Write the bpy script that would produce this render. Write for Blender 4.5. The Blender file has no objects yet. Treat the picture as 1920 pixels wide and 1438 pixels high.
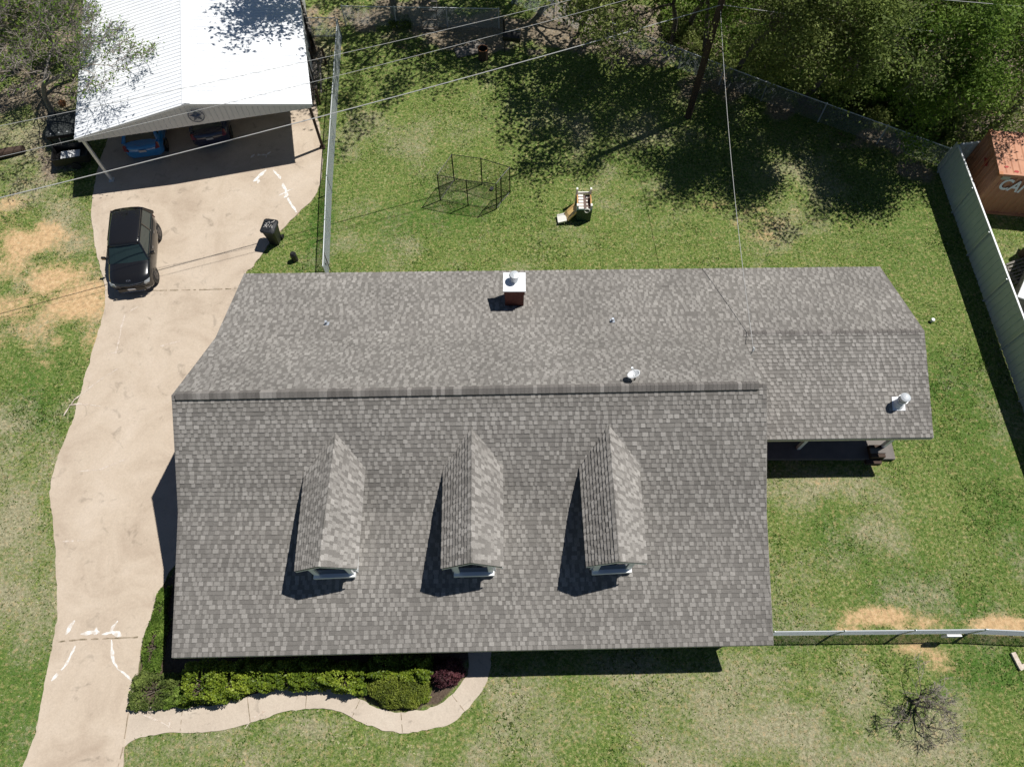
import bpy, math, random
import numpy as np
from mathutils import Vector, Matrix
random.seed(7); rng = np.random.default_rng(7)
S = bpy.context.scene
COL = S.collection
# ------------------------------------------------------------------ camera, sky, sun, exposure
H = 27.5; TILT = math.radians(25.4); FOC = 1378.0          # drone height, angle off straight down, focal length in photo pixels
cam = bpy.data.cameras.new('camera'); camo = bpy.data.objects.new('camera', cam); COL.objects.link(camo)
camo.location = (0, 0, H); camo.rotation_euler = (TILT, 0, 0)
cam.sensor_width = 36; cam.lens = 36 * FOC / 1920; cam.clip_start = .5; cam.clip_end = 2000
S.camera = camo
SHX, SHY = -.495, -.27                                     # ground shadow of one metre of height
EL = math.atan(1 / math.hypot(SHX, SHY)); AZ = math.atan2(-SHY, -SHX)
w = bpy.data.worlds.new('World'); S.world = w; w.use_nodes = True
nt = w.node_tree; bg = nt.nodes['Background']
sky = nt.nodes.new('ShaderNodeTexSky'); sky.sky_type = 'NISHITA'; sky.sun_disc = False
sky.sun_elevation = EL; sky.sun_rotation = math.pi / 2 - AZ; sky.air_density = .75; sky.dust_density = 0; sky.altitude = 200
nt.links.new(sky.outputs[0], bg.inputs[0]); bg.inputs[1].default_value = .05
sl = bpy.data.lights.new('sun', 'SUN'); sl.energy = 5.0; sl.angle = math.radians(.5); sl.color = (1, .965, .91)
so = bpy.data.objects.new('sun', sl); COL.objects.link(so); so.location = (0, 0, 60)
so.rotation_euler = Vector((-SHX, -SHY, 1)).to_track_quat('Z', 'Y').to_euler()
S.view_settings.view_transform = 'Standard'; S.view_settings.look = 'None'; S.view_settings.exposure = 0.12; S.view_settings.gamma = 1
S.render.engine = 'CYCLES'; S.cycles.diffuse_bounces = 2; S.cycles.max_bounces = 6

# ------------------------------------------------------------------ survey helper: photo pixel -> world point at height z (or on a plane)
ct, st = math.cos(TILT), math.sin(TILT)
def ray(px, py):
    a, b = (px - 960) / FOC, (719 - py) / FOC
    return Vector((a, st + b * ct, -ct + b * st))
def at(px, py, z=0.0):
    d = ray(px, py); return Vector((0, 0, H)) + d * ((z - H) / d.z)
def on_plane(px, py, p, n):
    d = ray(px, py); o = Vector((0, 0, H)); return o + d * ((p - o).dot(n) / d.dot(n))

# ------------------------------------------------------------------ materials
def mat(name, col=(.5, .5, .5), rough=.7, metal=0, spec=.5, coat=0, noise=None, bump=None, alpha=None):
    m = bpy.data.materials.new(name); m.use_nodes = True; t = m.node_tree; b = t.nodes['Principled BSDF']
    b.inputs['Base Color'].default_value = (*col, 1); b.inputs['Roughness'].default_value = rough
    b.inputs['Metallic'].default_value = metal; b.inputs['Specular IOR Level'].default_value = spec
    b.inputs['Coat Weight'].default_value = coat
    if noise:                                                # (scale, second colour, contrast lo, hi)
        tc = t.nodes.new('ShaderNodeTexCoord'); n = t.nodes.new('ShaderNodeTexNoise'); n.inputs['Scale'].default_value = noise[0]
        n.inputs['Detail'].default_value = 6; n.inputs['Roughness'].default_value = .65
        t.links.new(tc.outputs['Object'], n.inputs['Vector'])
        r = t.nodes.new('ShaderNodeValToRGB'); r.color_ramp.elements[0].position = noise[2]; r.color_ramp.elements[1].position = noise[3]
        r.color_ramp.elements[0].color = (*col, 1); r.color_ramp.elements[1].color = (*noise[1], 1)
        t.links.new(n.outputs['Fac'], r.inputs[0]); t.links.new(r.outputs[0], b.inputs['Base Color'])
    if bump:
        tc = t.nodes.new('ShaderNodeTexCoord'); n = t.nodes.new('ShaderNodeTexNoise'); n.inputs['Scale'].default_value = bump[0]; n.inputs['Detail'].default_value = 5
        t.links.new(tc.outputs['Object'], n.inputs['Vector'])
        bp = t.nodes.new('ShaderNodeBump'); bp.inputs['Strength'].default_value = bump[1]; bp.inputs['Distance'].default_value = bump[2]
        t.links.new(n.outputs['Fac'], bp.inputs['Height']); t.links.new(bp.outputs[0], b.inputs['Normal'])
    return m
def tone_mat(name, lo, mid, hi, rough=.9, fine=60, trans=0, spec=.3, big=None):
    """colour picked along lo-mid-hi by the per-face attribute 'tone', with fine grain on top"""
    m = bpy.data.materials.new(name); m.use_nodes = True; t = m.node_tree; b = t.nodes['Principled BSDF']
    a = t.nodes.new('ShaderNodeAttribute'); a.attribute_name = 'tone'
    r = t.nodes.new('ShaderNodeValToRGB'); e = r.color_ramp.elements
    e[0].color = (*lo, 1); e[1].color = (*hi, 1); x = e.new(.5); x.color = (*mid, 1)
    tc = t.nodes.new('ShaderNodeTexCoord'); n = t.nodes.new('ShaderNodeTexNoise'); n.inputs['Scale'].default_value = fine; n.inputs['Detail'].default_value = 3
    t.links.new(tc.outputs['Object'], n.inputs['Vector'])
    mr = t.nodes.new('ShaderNodeMapRange'); mr.inputs['From Min'].default_value = .3; mr.inputs['From Max'].default_value = .7
    mr.inputs['To Min'].default_value = .78; mr.inputs['To Max'].default_value = 1.22
    t.links.new(n.outputs['Fac'], mr.inputs['Value'])
    mx = t.nodes.new('ShaderNodeVectorMath'); mx.operation = 'SCALE'
    t.links.new(a.outputs['Fac'], r.inputs[0]); t.links.new(r.outputs[0], mx.inputs[0]); t.links.new(mr.outputs[0], mx.inputs['Scale'])
    src = mx.outputs[0]
    if big:
        n2 = t.nodes.new('ShaderNodeTexNoise'); n2.inputs['Scale'].default_value = big[0]; n2.inputs['Detail'].default_value = 4
        t.links.new(tc.outputs['Object'], n2.inputs['Vector'])
        m2 = t.nodes.new('ShaderNodeMapRange'); m2.inputs['From Min'].default_value = .3; m2.inputs['From Max'].default_value = .7
        m2.inputs['To Min'].default_value = big[1]; m2.inputs['To Max'].default_value = big[2]; t.links.new(n2.outputs['Fac'], m2.inputs['Value'])
        s2 = t.nodes.new('ShaderNodeVectorMath'); s2.operation = 'SCALE'; t.links.new(src, s2.inputs[0]); t.links.new(m2.outputs[0], s2.inputs['Scale']); src = s2.outputs[0]
    t.links.new(src, b.inputs['Base Color'])
    b.inputs['Roughness'].default_value = rough; b.inputs['Specular IOR Level'].default_value = spec
    if trans:
        tr = t.nodes.new('ShaderNodeBsdfTranslucent'); t.links.new(src, tr.inputs[0]); ms = t.nodes.new('ShaderNodeMixShader'); ms.inputs[0].default_value = trans
        out = t.nodes['Material Output']; t.links.new(b.outputs[0], ms.inputs[1]); t.links.new(tr.outputs[0], ms.inputs[2]); t.links.new(ms.outputs[0], out.inputs[0])
    return m
M = {}
M['shingle'] = tone_mat('shingle', (.108, .101, .092), (.20, .188, .173), (.365, .347, .322), .92, 45, big=(.35, .88, 1.12))
M['cap'] = tone_mat('shingle_cap', (.10, .092, .085), (.17, .157, .146), (.32, .30, .28), .92, 45)
M['white_metal'] = mat('white_metal', (.84, .86, .88), .45, 0, .5, noise=(1.2, (.76, .78, .81), .35, .75))
M['siding_metal'] = mat('siding_metal', (.62, .62, .62), .5)
M['white'] = mat('white_paint', (.78, .79, .80), .5)
M['trim'] = mat('trim_paint', (.84, .85, .86), .45)
M['fascia'] = mat('fascia_paint', (.55, .52, .47), .6)
M['glass'] = mat('glass', (.012, .014, .016), .06, 0, .8)
M['carglass'] = mat('car_glass', (.02, .035, .035), .05, 0, .9)
M['brick'] = mat('brick', (.17, .055, .04), .85, noise=(14, (.09, .03, .025), .4, .6), bump=(20, .5, .01))
M['concrete_s'] = mat('porch_concrete', (.13, .12, .11), .85, noise=(2, (.19, .17, .155), .3, .7))
M['galv'] = mat('galvanised', (.60, .63, .65), .42, .3)
M['galvwire'] = mat('galvanised_wire', (.40, .44, .45), .5, .3)
M['lead'] = mat('lead', (.42, .46, .52), .5, .3)
M['darkwood'] = mat('dark_wood', (.045, .028, .02), .85, noise=(8, (.075, .045, .03), .35, .7), bump=(15, .4, .01))
M['bark'] = mat('bark', (.085, .068, .052), .95, noise=(9, (.17, .145, .12), .4, .7), bump=(25, .6, .02))
M['greybark'] = mat('grey_bark', (.16, .145, .13), .95, noise=(9, (.27, .25, .225), .4, .7), bump=(25, .6, .02))
M['twig'] = mat('twig', (.26, .23, .20), .95, noise=(3, (.15, .13, .11), .4, .7))
M['black'] = mat('black_plastic', (.012, .012, .013), .5)
M['blackmetal'] = mat('black_metal', (.015, .015, .016), .45, .2)
M['bin'] = mat('bin_plastic', (.018, .019, .021), .42, noise=(5, (.05, .052, .056), .55, .75))
M['sealant'] = mat('sealant', (.74, .73, .71), .75, noise=(7, (.56, .50, .43), .42, .62))
M['oldseal'] = mat('old_sealant', (.60, .53, .46), .8, noise=(14, (.46, .37, .29), .4, .6))
M['joint'] = mat('joint', (.33, .26, .19), .95, noise=(6, (.17, .14, .09), .4, .6))
M['rubber'] = mat('rubber', (.012, .012, .012), .8)
M['rim'] = mat('rim', (.12, .12, .125), .35, .8)
M['blackpaint'] = mat('black_paint', (.010, .0095, .0098), .22, 0, .5, coat=.8)
M['bluepaint'] = mat('blue_paint', (.02, .17, .42), .25, 0, .5, coat=.8)
M['navypaint'] = mat('navy_paint', (.014, .02, .05), .25, 0, .5, coat=.8)
M['red'] = mat('red_lens', (.13, .012, .012), .2)
M['lens'] = mat('clear_lens', (.35, .37, .38), .12, .2)
M['chrome'] = mat('chrome', (.6, .6, .62), .2, .9)
M['plate'] = mat('plate', (.42, .42, .44), .5)
M['orange'] = mat('container_paint', (.48, .225, .125), .62, noise=(1.3, (.38, .155, .085), .45, .75))
M['rust'] = mat('red_mark', (.36, .025, .02), .7)
M['fencemetal'] = mat('fence_metal', (.56, .62, .60), .45, 0, .4, noise=(1.5, (.49, .55, .53), .35, .7))
M['creamp'] = mat('cream_plastic', (.76, .74, .68), .45)
M['yellowp'] = mat('yellow_plastic', (.84, .58, .24), .45)
M['orangep'] = mat('orange_plastic', (.72, .36, .11), .45)
M['brownp'] = mat('brown_plastic', (.13, .085, .07), .6)
M['greenp'] = mat('green_plastic', (.012, .05, .035), .5)
M['wire_l'] = mat('pale_cable', (.42, .42, .41), .6)
M['wire_d'] = mat('dark_cable', (.03, .03, .03), .6)
M['pond'] = mat('pool_cover', (.36, .42, .28), .5, noise=(2, (.25, .32, .16), .4, .6))
M['oldwood'] = mat('old_wood', (.22, .20, .18), .9, noise=(6, (.12, .105, .09), .4, .65))
M['orangerust'] = mat('rusty', (.42, .17, .07), .7)
M['leaf_oak'] = tone_mat('leaf_oak', (.075, .10, .028), (.19, .235, .065), (.38, .43, .14), .6, 3, .5, .2)
M['leaf_dark'] = tone_mat('leaf_dark', (.05, .08, .02), (.13, .18, .045), (.29, .36, .095), .6, 3, .5, .2)
M['leaf_bright'] = tone_mat('leaf_bright', (.045, .095, .015), (.135, .225, .034), (.30, .41, .085), .6, 3, .5, .2)
M['leaf_hedge'] = tone_mat('leaf_hedge', (.05, .09, .008), (.15, .215, .016), (.32, .39, .045), .5, 6, .25, .35)
M['leaf_box'] = tone_mat('leaf_box', (.05, .07, .010), (.12, .155, .018), (.24, .28, .04), .6, 6, .2, .3)
M['leaf_purple'] = tone_mat('leaf_purple', (.035, .012, .016), (.075, .022, .03), (.15, .05, .055), .6, 6, .2, .3)
M['leaf_litter'] = tone_mat('leaf_litter', (.09, .055, .035), (.22, .15, .10), (.40, .31, .23), .9, 6)
M['blade'] = tone_mat('grass_blade', (.034, .078, .010), (.125, .22, .032), (.42, .50, .14), .6, 2, .4, .2)
M['blade_dry'] = tone_mat('dry_grass_blade', (.20, .19, .10), (.40, .375, .225), (.62, .58, .40), .8, 2, .15, .2)

# ------------------------------------------------------------------ mesh helpers
class MB:
    def __init__(s): s.v = []; s.f = []; s.t = []
    def add(s, vs, fs, tone=.5):
        o = len(s.v); s.v += [tuple(v) for v in vs]; s.f += [tuple(i + o for i in f) for f in fs]; s.t += [tone] * len(fs)
    def box(s, c, d, R=None, tone=.5):
        x, y, z = (k / 2 for k in d); vs = [Vector(p) for p in ((-x,-y,-z),(x,-y,-z),(x,y,-z),(-x,y,-z),(-x,-y,z),(x,-y,z),(x,y,z),(-x,y,z))]
        if R is not None: vs = [R @ v for v in vs]
        s.add([Vector(c) + v for v in vs], [(3,2,1,0),(4,5,6,7),(0,1,5,4),(1,2,6,5),(2,3,7,6),(3,0,4,7)], tone)
    def slab(s, q, th, tone=.5):
        """quad q (ccw from above) thickened downwards by th"""
        q = [Vector(p) for p in q]; n = (q[1]-q[0]).cross(q[3]-q[0]).normalized()
        if n.z < 0 and abs(n.z) > .01: n = -n
        s.prism(q, -n * th, tone)
    def prism(s, poly, ext, tone=.5):
        n = len(poly); a = [Vector(p) for p in poly]; b = [p + Vector(ext) for p in a]
        s.add(a + b, [tuple(range(n)), tuple(range(2*n-1, n-1, -1))] + [(i, n+i, n+(i+1) % n, (i+1) % n) for i in range(n)], tone)
    def tube(s, pts, r, n=6, cap=True, tone=.5):
        pts = [Vector(p) for p in pts]; rs = r if isinstance(r, (list, tuple)) else [r] * len(pts); vs = []; u = None
        for i, p in enumerate(pts):
            d = (pts[min(i+1, len(pts)-1)] - pts[max(i-1, 0)]).normalized()
            if u is None: u = d.orthogonal().normalized()
            u = (u - d * u.dot(d)); u = u.normalized() if u.length > 1e-6 else d.orthogonal().normalized(); v = d.cross(u)
            for k in range(n):
                a = 2 * math.pi * k / n; vs.append(p + (u * math.cos(a) + v * math.sin(a)) * rs[i])
        fs = [(i*n+k, i*n+(k+1) % n, (i+1)*n+(k+1) % n, (i+1)*n+k) for i in range(len(pts)-1) for k in range(n)]
        if cap: fs += [tuple(range(n-1, -1, -1)), tuple(range(len(pts)*n-n, len(pts)*n))]
        s.add(vs, fs, tone)
    def cyl(s, p, h, r, r2=None, n=20, tone=.5): s.tube([p, Vector(p) + Vector((0, 0, h))], [r, r if r2 is None else r2], n, True, tone)
    def loft(s, rings, tone=.5, cap=True):
        n = len(rings[0]); vs = [p for r in rings for p in r]
        fs = [(i*n+k, i*n+(k+1) % n, (i+1)*n+(k+1) % n, (i+1)*n+k) for i in range(len(rings)-1) for k in range(n)]
        if cap: fs += [tuple(range(n-1, -1, -1)), tuple(range(len(rings)*n-n, len(rings)*n))]
        s.add(vs, fs, tone)
    def build(s, name, m, parent=None, smooth=False, origin=None):
        V = np.array(s.v, dtype=np.float64)
        return raw(name, V, s.f, m, parent, s.t, smooth, origin)
def world_loc(o):
    p = Vector((0, 0, 0))
    while o is not None: p += o.location; o = o.parent
    return p
def raw(name, V, faces, m, parent=None, tones=None, smooth=False, origin=None):
    V = np.asarray(V, dtype=np.float64)
    if parent is None:
        o0 = Vector(origin) if origin is not None else Vector((float(V[:,0].mean()), float(V[:,1].mean()), float(V[:,2].min())))
        loc = o0; V = V - np.array(o0)
    else:
        V = V - np.array(world_loc(parent)); loc = Vector((0, 0, 0))
    me = bpy.data.meshes.new(name)
    if isinstance(faces, np.ndarray):
        k = faces.shape[1]; nf = len(faces)
        me.vertices.add(len(V)); me.vertices.foreach_set('co', V.ravel())
        me.loops.add(nf * k); me.loops.foreach_set('vertex_index', faces.ravel().astype(np.int32))
        me.polygons.add(nf); me.polygons.foreach_set('loop_start', (np.arange(nf) * k).astype(np.int32)); me.polygons.foreach_set('loop_total', np.full(nf, k, dtype=np.int32))
        me.update(calc_edges=True)
    else: me.from_pydata([tuple(v) for v in V], [], faces)
    if tones is not None:
        a = me.attributes.new('tone', 'FLOAT', 'FACE'); a.data.foreach_set('value', np.asarray(tones, dtype=np.float32))
    if smooth: me.polygons.foreach_set('use_smooth', np.ones(len(me.polygons), dtype=bool))
    me.materials.append(m if not isinstance(m, str) else M[m])
    o = bpy.data.objects.new(name, me); COL.objects.link(o); o.location = loc
    if parent is not None: o.parent = parent
    return o
def tag(o, label=None, cat=None, group=None, kind=None):
    if label: o['label'] = label
    if cat: o['category'] = cat
    if group: o['group'] = group
    if kind: o['kind'] = kind
    return o
def thing(name, label, cat, loc, group=None):
    o = bpy.data.objects.new(name, None); COL.objects.link(o); o.location = loc; o.empty_display_size = .3
    return tag(o, label, cat, group)
def copy_tree(o, loc=None, rotz=None, parent=None, label=None):
    c = o.copy(); COL.objects.link(c); c.parent = parent
    if loc is not None: c.location = loc
    if rotz is not None: c.rotation_euler = (0, 0, rotz)
    if label: c['label'] = label
    for ch in [x for x in bpy.data.objects if x.parent == o]: copy_tree(ch, parent=c)
    return c
def inside(poly, X, Y):
    r = np.zeros(X.shape, dtype=bool); n = len(poly)
    for i in range(n):
        x1, y1 = poly[i][0], poly[i][1]; x2, y2 = poly[(i+1) % n][0], poly[(i+1) % n][1]
        if y1 == y2: continue
        c = ((y1 > Y) != (y2 > Y)) & (X < (x2-x1) * (Y-y1) / (y2-y1) + x1); r ^= c
    return r
def vnoise(x, y, seed=0):
    xi, yi = np.floor(x).astype(np.int64), np.floor(y).astype(np.int64); fx, fy = x - xi, y - yi
    fx = fx*fx*(3-2*fx); fy = fy*fy*(3-2*fy)
    def h(a, b):
        n = (a * 374761393 + b * 668265263 + seed * 982451653) & 0x7fffffff; n = ((n ^ (n >> 13)) * 1274126177) & 0x7fffffff
        return ((n ^ (n >> 16)) & 0xffff) / 65535.0
    return (h(xi,yi)*(1-fx)+h(xi+1,yi)*fx)*(1-fy)+(h(xi,yi+1)*(1-fx)+h(xi+1,yi+1)*fx)*fy
def fbm(x, y, f=1., o=4, seed=0):
    s = 0; a = .5; t = 0
    for i in range(o): s = s + a*vnoise(x*f+i*17.3, y*f-i*9.1, seed+i); t += a; f *= 2; a *= .5
    return s / t
def smooth_poly(pts, sub=4):
    P = [Vector(p) for p in pts]; out = []; n = len(P)
    for i in range(n):
        a, b, c, d = P[i-1], P[i], P[(i+1) % n], P[(i+2) % n]
        for k in range(sub):
            t = k / sub; out.append(.5*((2*b) + (c-a)*t + (2*a-5*b+4*c-d)*t*t + (3*b-a-3*c+d)*t**3))
    return out
def px_poly(pts, z=0., sub=0):
    P = [at(x, y, 0) for x, y in pts]
    if sub: P = smooth_poly(P, sub)
    return [Vector((p.x, p.y, z)) for p in P]

# ------------------------------------------------------------------ outlines on the ground
DRIVE = px_poly([(205,250),(188,300),(176,360),(172,400),(180,470),(199,555),(185,620),(165,690),(136,790),(95,905),(103,1010),(108,1150),(90,1250),(66,1380),(40,1480),
                 (212,1480),(232,1400),(245,1320),(258,1262),(268,1205),(283,1160),(300,1110),(318,1075),(360,1000),(420,820),(440,640),(458,520),(475,500),(497,468),(520,440),(545,415),(566,394),(590,370),(601,340),(605,290),(598,230),(585,150),(560,40),(545,-40),(200,-40),(210,120)], .03, 3)
PATH = px_poly([(240,1318),(265,1322),(300,1326),(345,1325),(410,1320),(450,1308),(490,1298),(540,1288),(575,1285),(620,1292),(660,1302),(700,1325),(740,1334),(780,1333),(820,1322),(850,1298),(870,1275),(879,1255),(880,1190),(922,1190),(919,1250),(909,1285),(885,1320),(850,1353),(800,1369),(750,1373),(710,1367),(670,1350),(630,1332),(580,1328),(530,1335),(480,1352),(430,1366),(370,1372),(320,1374),(265,1382),(242,1394),(225,1405)], .022, 3)
BED = px_poly([(322,1070),(300,1110),(283,1160),(268,1205),(258,1262),(248,1312),(300,1327),(410,1320),(490,1298),(575,1285),(660,1302),(740,1334),(820,1322),(870,1275),(880,1190),(620,1150),(330,1060)])
HOUSE = [(-10.7,2.7),(8.2,2.9),(8.3,9.9),(15.1,9.9),(15.1,17.0),(-10.8,16.6)]
# ------------------------------------------------------------------ ground sheet with cover masks
def blobs(lst):
    return [(at(x, y).x, at(x, y).y, rx, ry, s) for x, y, rx, ry, s in lst]
SOIL = blobs([(90,480,3.0,3.2,.46),(60,600,2.4,2.,.44),(40,400,2.,1.6,.42),(1700,1195,3.2,.9,.40),(1420,415,2.2,1.4,.40),(65,450,1.6,1.1,1.0),(20,500,1.2,1.,.7),(110,520,1.4,1.0,1.0),(150,560,1.5,1.5,.95),(30,575,1.5,.7,.9),(90,590,1.0,.6,.6),(110,640,.5,.4,.6),(170,640,.7,1.1,.55),(80,680,.9,.5,.45),
     (20,380,.7,.7,.6),(45,340,.8,.6,.35),(1650,1160,1.3,.38,1.15),(1720,1170,1.5,.35,.75),(1600,1178,.9,.2,.8),(1880,1170,1.3,.32,1.),(1780,1235,.9,.5,.75),(1700,1215,1.2,.28,.75),(1410,395,1.1,.6,.62),(1430,440,.9,.5,.6),(1350,385,1.0,.35,.5),(1380,420,.5,.4,.5),
     (1625,835,.5,.3,.5),(1640,870,.5,.3,.45),(1550,905,1.,.3,.35),(310,1180,.35,1.4,.5),(650,185,.8,.8,.3),(1500,905,.8,.3,.3),(1745,215,.6,.4,.5),(1745,320,.8,.4,.45),(1860,210,.6,.4,.4),(640,90,.5,.3,.8),(620,40,1.5,1.5,.4)])
DRY = blobs([(30,760,1.4,1.6,.5),(60,1180,1.2,2.,.5),(1500,1180,1.5,.8,.4),(1250,1390,4.,1.2,.45),(80,230,3.,4.,.75),(120,420,1.6,2.5,.6),(180,550,.8,2.5,.5),(40,930,1.6,3.2,.8),(30,1080,1.5,2.4,.7),(60,830,1.4,1.2,.35),(1100,1350,4.2,1.8,.5),(1400,1340,4,1.8,.52),(700,1420,6.5,.9,.42),(1650,1400,4.5,1.3,.48),(1250,1280,5,.8,.4),(1560,1290,2.,1.,.45),
     (560,1360,2.2,.5,.45),(960,1400,2.5,1.2,.5),(1530,915,2.2,.7,.7),(1500,1120,1.1,1.1,.5),(1620,1010,3,1.5,.3),(1400,410,3.,2.,.42),(1500,340,2.5,1.8,.3),(1000,240,6,1.6,.38),(720,230,2.,1.,.25),(820,430,3,2,.25),(1060,440,2.5,1.5,.32),(1650,640,1.,1.2,.3),(1790,1100,3.,2,.2),(1900,520,1.5,1.5,.45),(60,640,1.8,1.,.35),(570,250,.6,1.6,.5),(600,100,1.,3.,.6),(1250,460,4,1.,.2),(340,1400,2.2,.5,.35)])
LUSH = blobs([(860,400,3.5,1.6,.6),(600,430,.6,3.,.7),(1320,420,1.2,2.5,.3),(60,700,2.,1.5,.6),(30,780,2,1.5,.5),(40,1300,2,3,.4),(1780,760,2,3,.5),(1560,1000,1.2,1.6,.55),(1850,950,2,3,.5),(1750,1130,3,1,.5),(1860,1260,1.4,.8,.7),(1480,1180,1.,.8,.4),(380,1360,1,.3,.5),(1690,470,2.,4,.35),(20,620,1,.5,.5)])
LITTER = blobs([(700,30,5,2.2,.75),(900,60,5,1.8,.95),(1100,50,5,2.6,1.),(1330,160,3.5,1.8,.62),(1500,205,3.4,1.3,.7),(1640,265,2.8,1.1,.72),(1730,325,1.6,1.,.7),(1500,50,8,4,1.3),(1800,120,6,4,1.3),(60,60,4,4,1.),(60,180,3,2.,.8),(120,290,2,2.,.75),(50,330,2,1.2,.5),(580,120,.8,4,.7),(1900,240,3,2.,1.),(1200,110,3,1.2,.9)])
def field(lst, X, Y):
    s = np.zeros(X.shape)
    for x, y, rx, ry, a in lst: s = np.maximum(s, a*np.exp(-(((X-x)/rx)**2 + ((Y-y)/ry)**2)*.8)) 
    return s
def covers(X, Y):
    n1 = fbm(X, Y, .9, 5, 3) - .5; n2 = fbm(X, Y, 1.6, 4, 11) - .5; n3 = fbm(X, Y, .35, 3, 31) - .5
    soil = field(SOIL, X, Y) * (1 + 1.6*n1) + .5*n2; dry = field(DRY, X, Y) + 1.1*n1 + .8*n3
    lush = field(LUSH, X, Y) + .8*n3 + .4*n2; lit = field(LITTER, X, Y) + .8*n1
    bed = inside(BED, X, Y).astype(float)
    return (np.clip((soil-.24)*1.4, 0, 1), np.clip((dry-.02)*1.15, 0, 1), np.clip(lush*1.4, 0, 1), np.clip((lit-.4)*3, 0, 1), bed)
fx = np.concatenate([np.array([-400,-150,-70,-45]), np.arange(-36, 36.01, .16), np.array([45,70,150,400])])
fy = np.concatenate([np.array([-400,-120,-40,-12]), np.arange(-5, 48.01, .16), np.array([60,90,160,400])])
GX, GY = np.meshgrid(fx, fy); so_, dr_, lu_, li_, be_ = covers(GX, GY)
GZ = (fbm(GX, GY, .5, 3, 5) - .5) * .06
road = inside(DRIVE, GX, GY) | inside(PATH, GX, GY); GZ = np.where(road, -.03, np.minimum(GZ, .02))
nx, ny = len(fx), len(fy); I = np.arange(nx*ny).reshape(ny, nx)
F = np.stack([I[:-1,:-1], I[:-1,1:], I[1:,1:], I[1:,:-1]], -1).reshape(-1, 4)
def ground_mat():
    m = bpy.data.materials.new('lawn'); m.use_nodes = True; t = m.node_tree; b = t.nodes['Principled BSDF']; N = t.nodes; L = t.links
    tc = N.new('ShaderNodeTexCoord')
    def noise(sc, det=6, ro=.6, off=0):
        n = N.new('ShaderNodeTexNoise'); n.inputs['Scale'].default_value = sc; n.inputs['Detail'].default_value = det; n.inputs['Roughness'].default_value = ro
        mp = N.new('ShaderNodeMapping'); mp.inputs['Location'].default_value = (off, off*.7, 0); L.new(tc.outputs['Object'], mp.inputs[0]); L.new(mp.outputs[0], n.inputs['Vector']); return n.outputs['Fac']
    def ramp(src, stops):
        r = N.new('ShaderNodeValToRGB'); e = r.color_ramp.elements; e[0].position, e[0].color = stops[0][0], (*stops[0][1], 1); e[1].position, e[1].color = stops[-1][0], (*stops[-1][1], 1)
        for p, c in stops[1:-1]: x = e.new(p); x.color = (*c, 1)
        L.new(src, r.inputs[0]); return r.outputs[0]
    def mix(f, a, b_):
        x = N.new('ShaderNodeMix'); x.data_type = 'RGBA'; L.new(f, x.inputs['Factor']); L.new(a, x.inputs['A']); L.new(b_, x.inputs['B']); return x.outputs['Result']
    def attr(n): a = N.new('ShaderNodeAttribute'); a.attribute_name = n; return a.outputs['Fac']
    def thr(a, n, k=1.2, c=.5, gain=3.):        # attribute modulated by noise, sharpened
        ad = N.new('ShaderNodeMath'); ad.operation = 'MULTIPLY_ADD'; L.new(n, ad.inputs[0]); ad.inputs[1].default_value = k; L.new(a, ad.inputs[2])
        s = N.new('ShaderNodeMapRange'); s.inputs['From Min'].default_value = c + k*.5 - .5/gain; s.inputs['From Max'].default_value = c + k*.5 + .5/gain; L.new(ad.outputs[0], s.inputs['Value'])
        return s.outputs[0]
    g = ramp(noise(9, 8, .75), [(.32,(.03,.065,.012)),(.44,(.08,.14,.027)),(.54,(.15,.205,.05)),(.66,(.38,.37,.19))])
    lush = ramp(noise(12, 8, .7, 3), [(.25,(.03,.075,.012)),(.5,(.065,.14,.022)),(.8,(.14,.22,.05))])
    dry = ramp(noise(9, 9, .85, 7), [(.32,(.075,.075,.042)),(.46,(.23,.22,.13)),(.66,(.50,.47,.31))])
    soil = ramp(noise(5, 8, .7, 9), [(.28,(.30,.205,.12)),(.5,(.56,.375,.20)),(.75,(.72,.55,.34))])
    lit = ramp(noise(9, 9, .85, 5), [(.32,(.06,.052,.036)),(.48,(.19,.16,.115)),(.66,(.42,.35,.275))])
    bed = ramp(noise(12, 8, .7, 5), [(.3,(.05,.035,.025)),(.7,(.16,.12,.09))])
    c = mix(thr(attr('lush'), noise(4, 9, .8, 21), 2.4, .45, 1.4), g, lush)
    c = mix(thr(attr('dry'), noise(6, 9, .85, 2), 3.4, .5, 1.5), c, dry)
    c = mix(thr(attr('litter'), noise(5, 8, .7, 12), 1., .5, 3.), c, lit)
    c = mix(thr(attr('soil'), noise(5, 9, .85, 15), 4.2, .5, 1.15), c, soil)
    c = mix(attr('bed'), c, bed)
    L.new(c, b.inputs['Base Color']); b.inputs['Roughness'].default_value = .95; b.inputs['Specular IOR Level'].default_value = .15
    bp = N.new('ShaderNodeBump'); bp.inputs['Strength'].default_value = .8; bp.inputs['Distance'].default_value = .05
    L.new(noise(14, 9, .8), bp.inputs['Height']); L.new(bp.outputs[0], b.inputs['Normal'])
    return m
go = raw('lawn_ground', np.stack([GX.ravel(), GY.ravel(), GZ.ravel()], -1), F, ground_mat(), origin=(0,0,0)); tag(go, kind='structure')
for nm, arr in (('soil', so_), ('dry', dr_), ('lush', lu_), ('litter', li_), ('bed', be_)):
    a = go.data.attributes.new(nm, 'FLOAT', 'POINT'); a.data.foreach_set('value', arr.ravel().astype(np.float32))
go.data.polygons.foreach_set('use_smooth', np.ones(len(go.data.polygons), dtype=bool))
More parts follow.
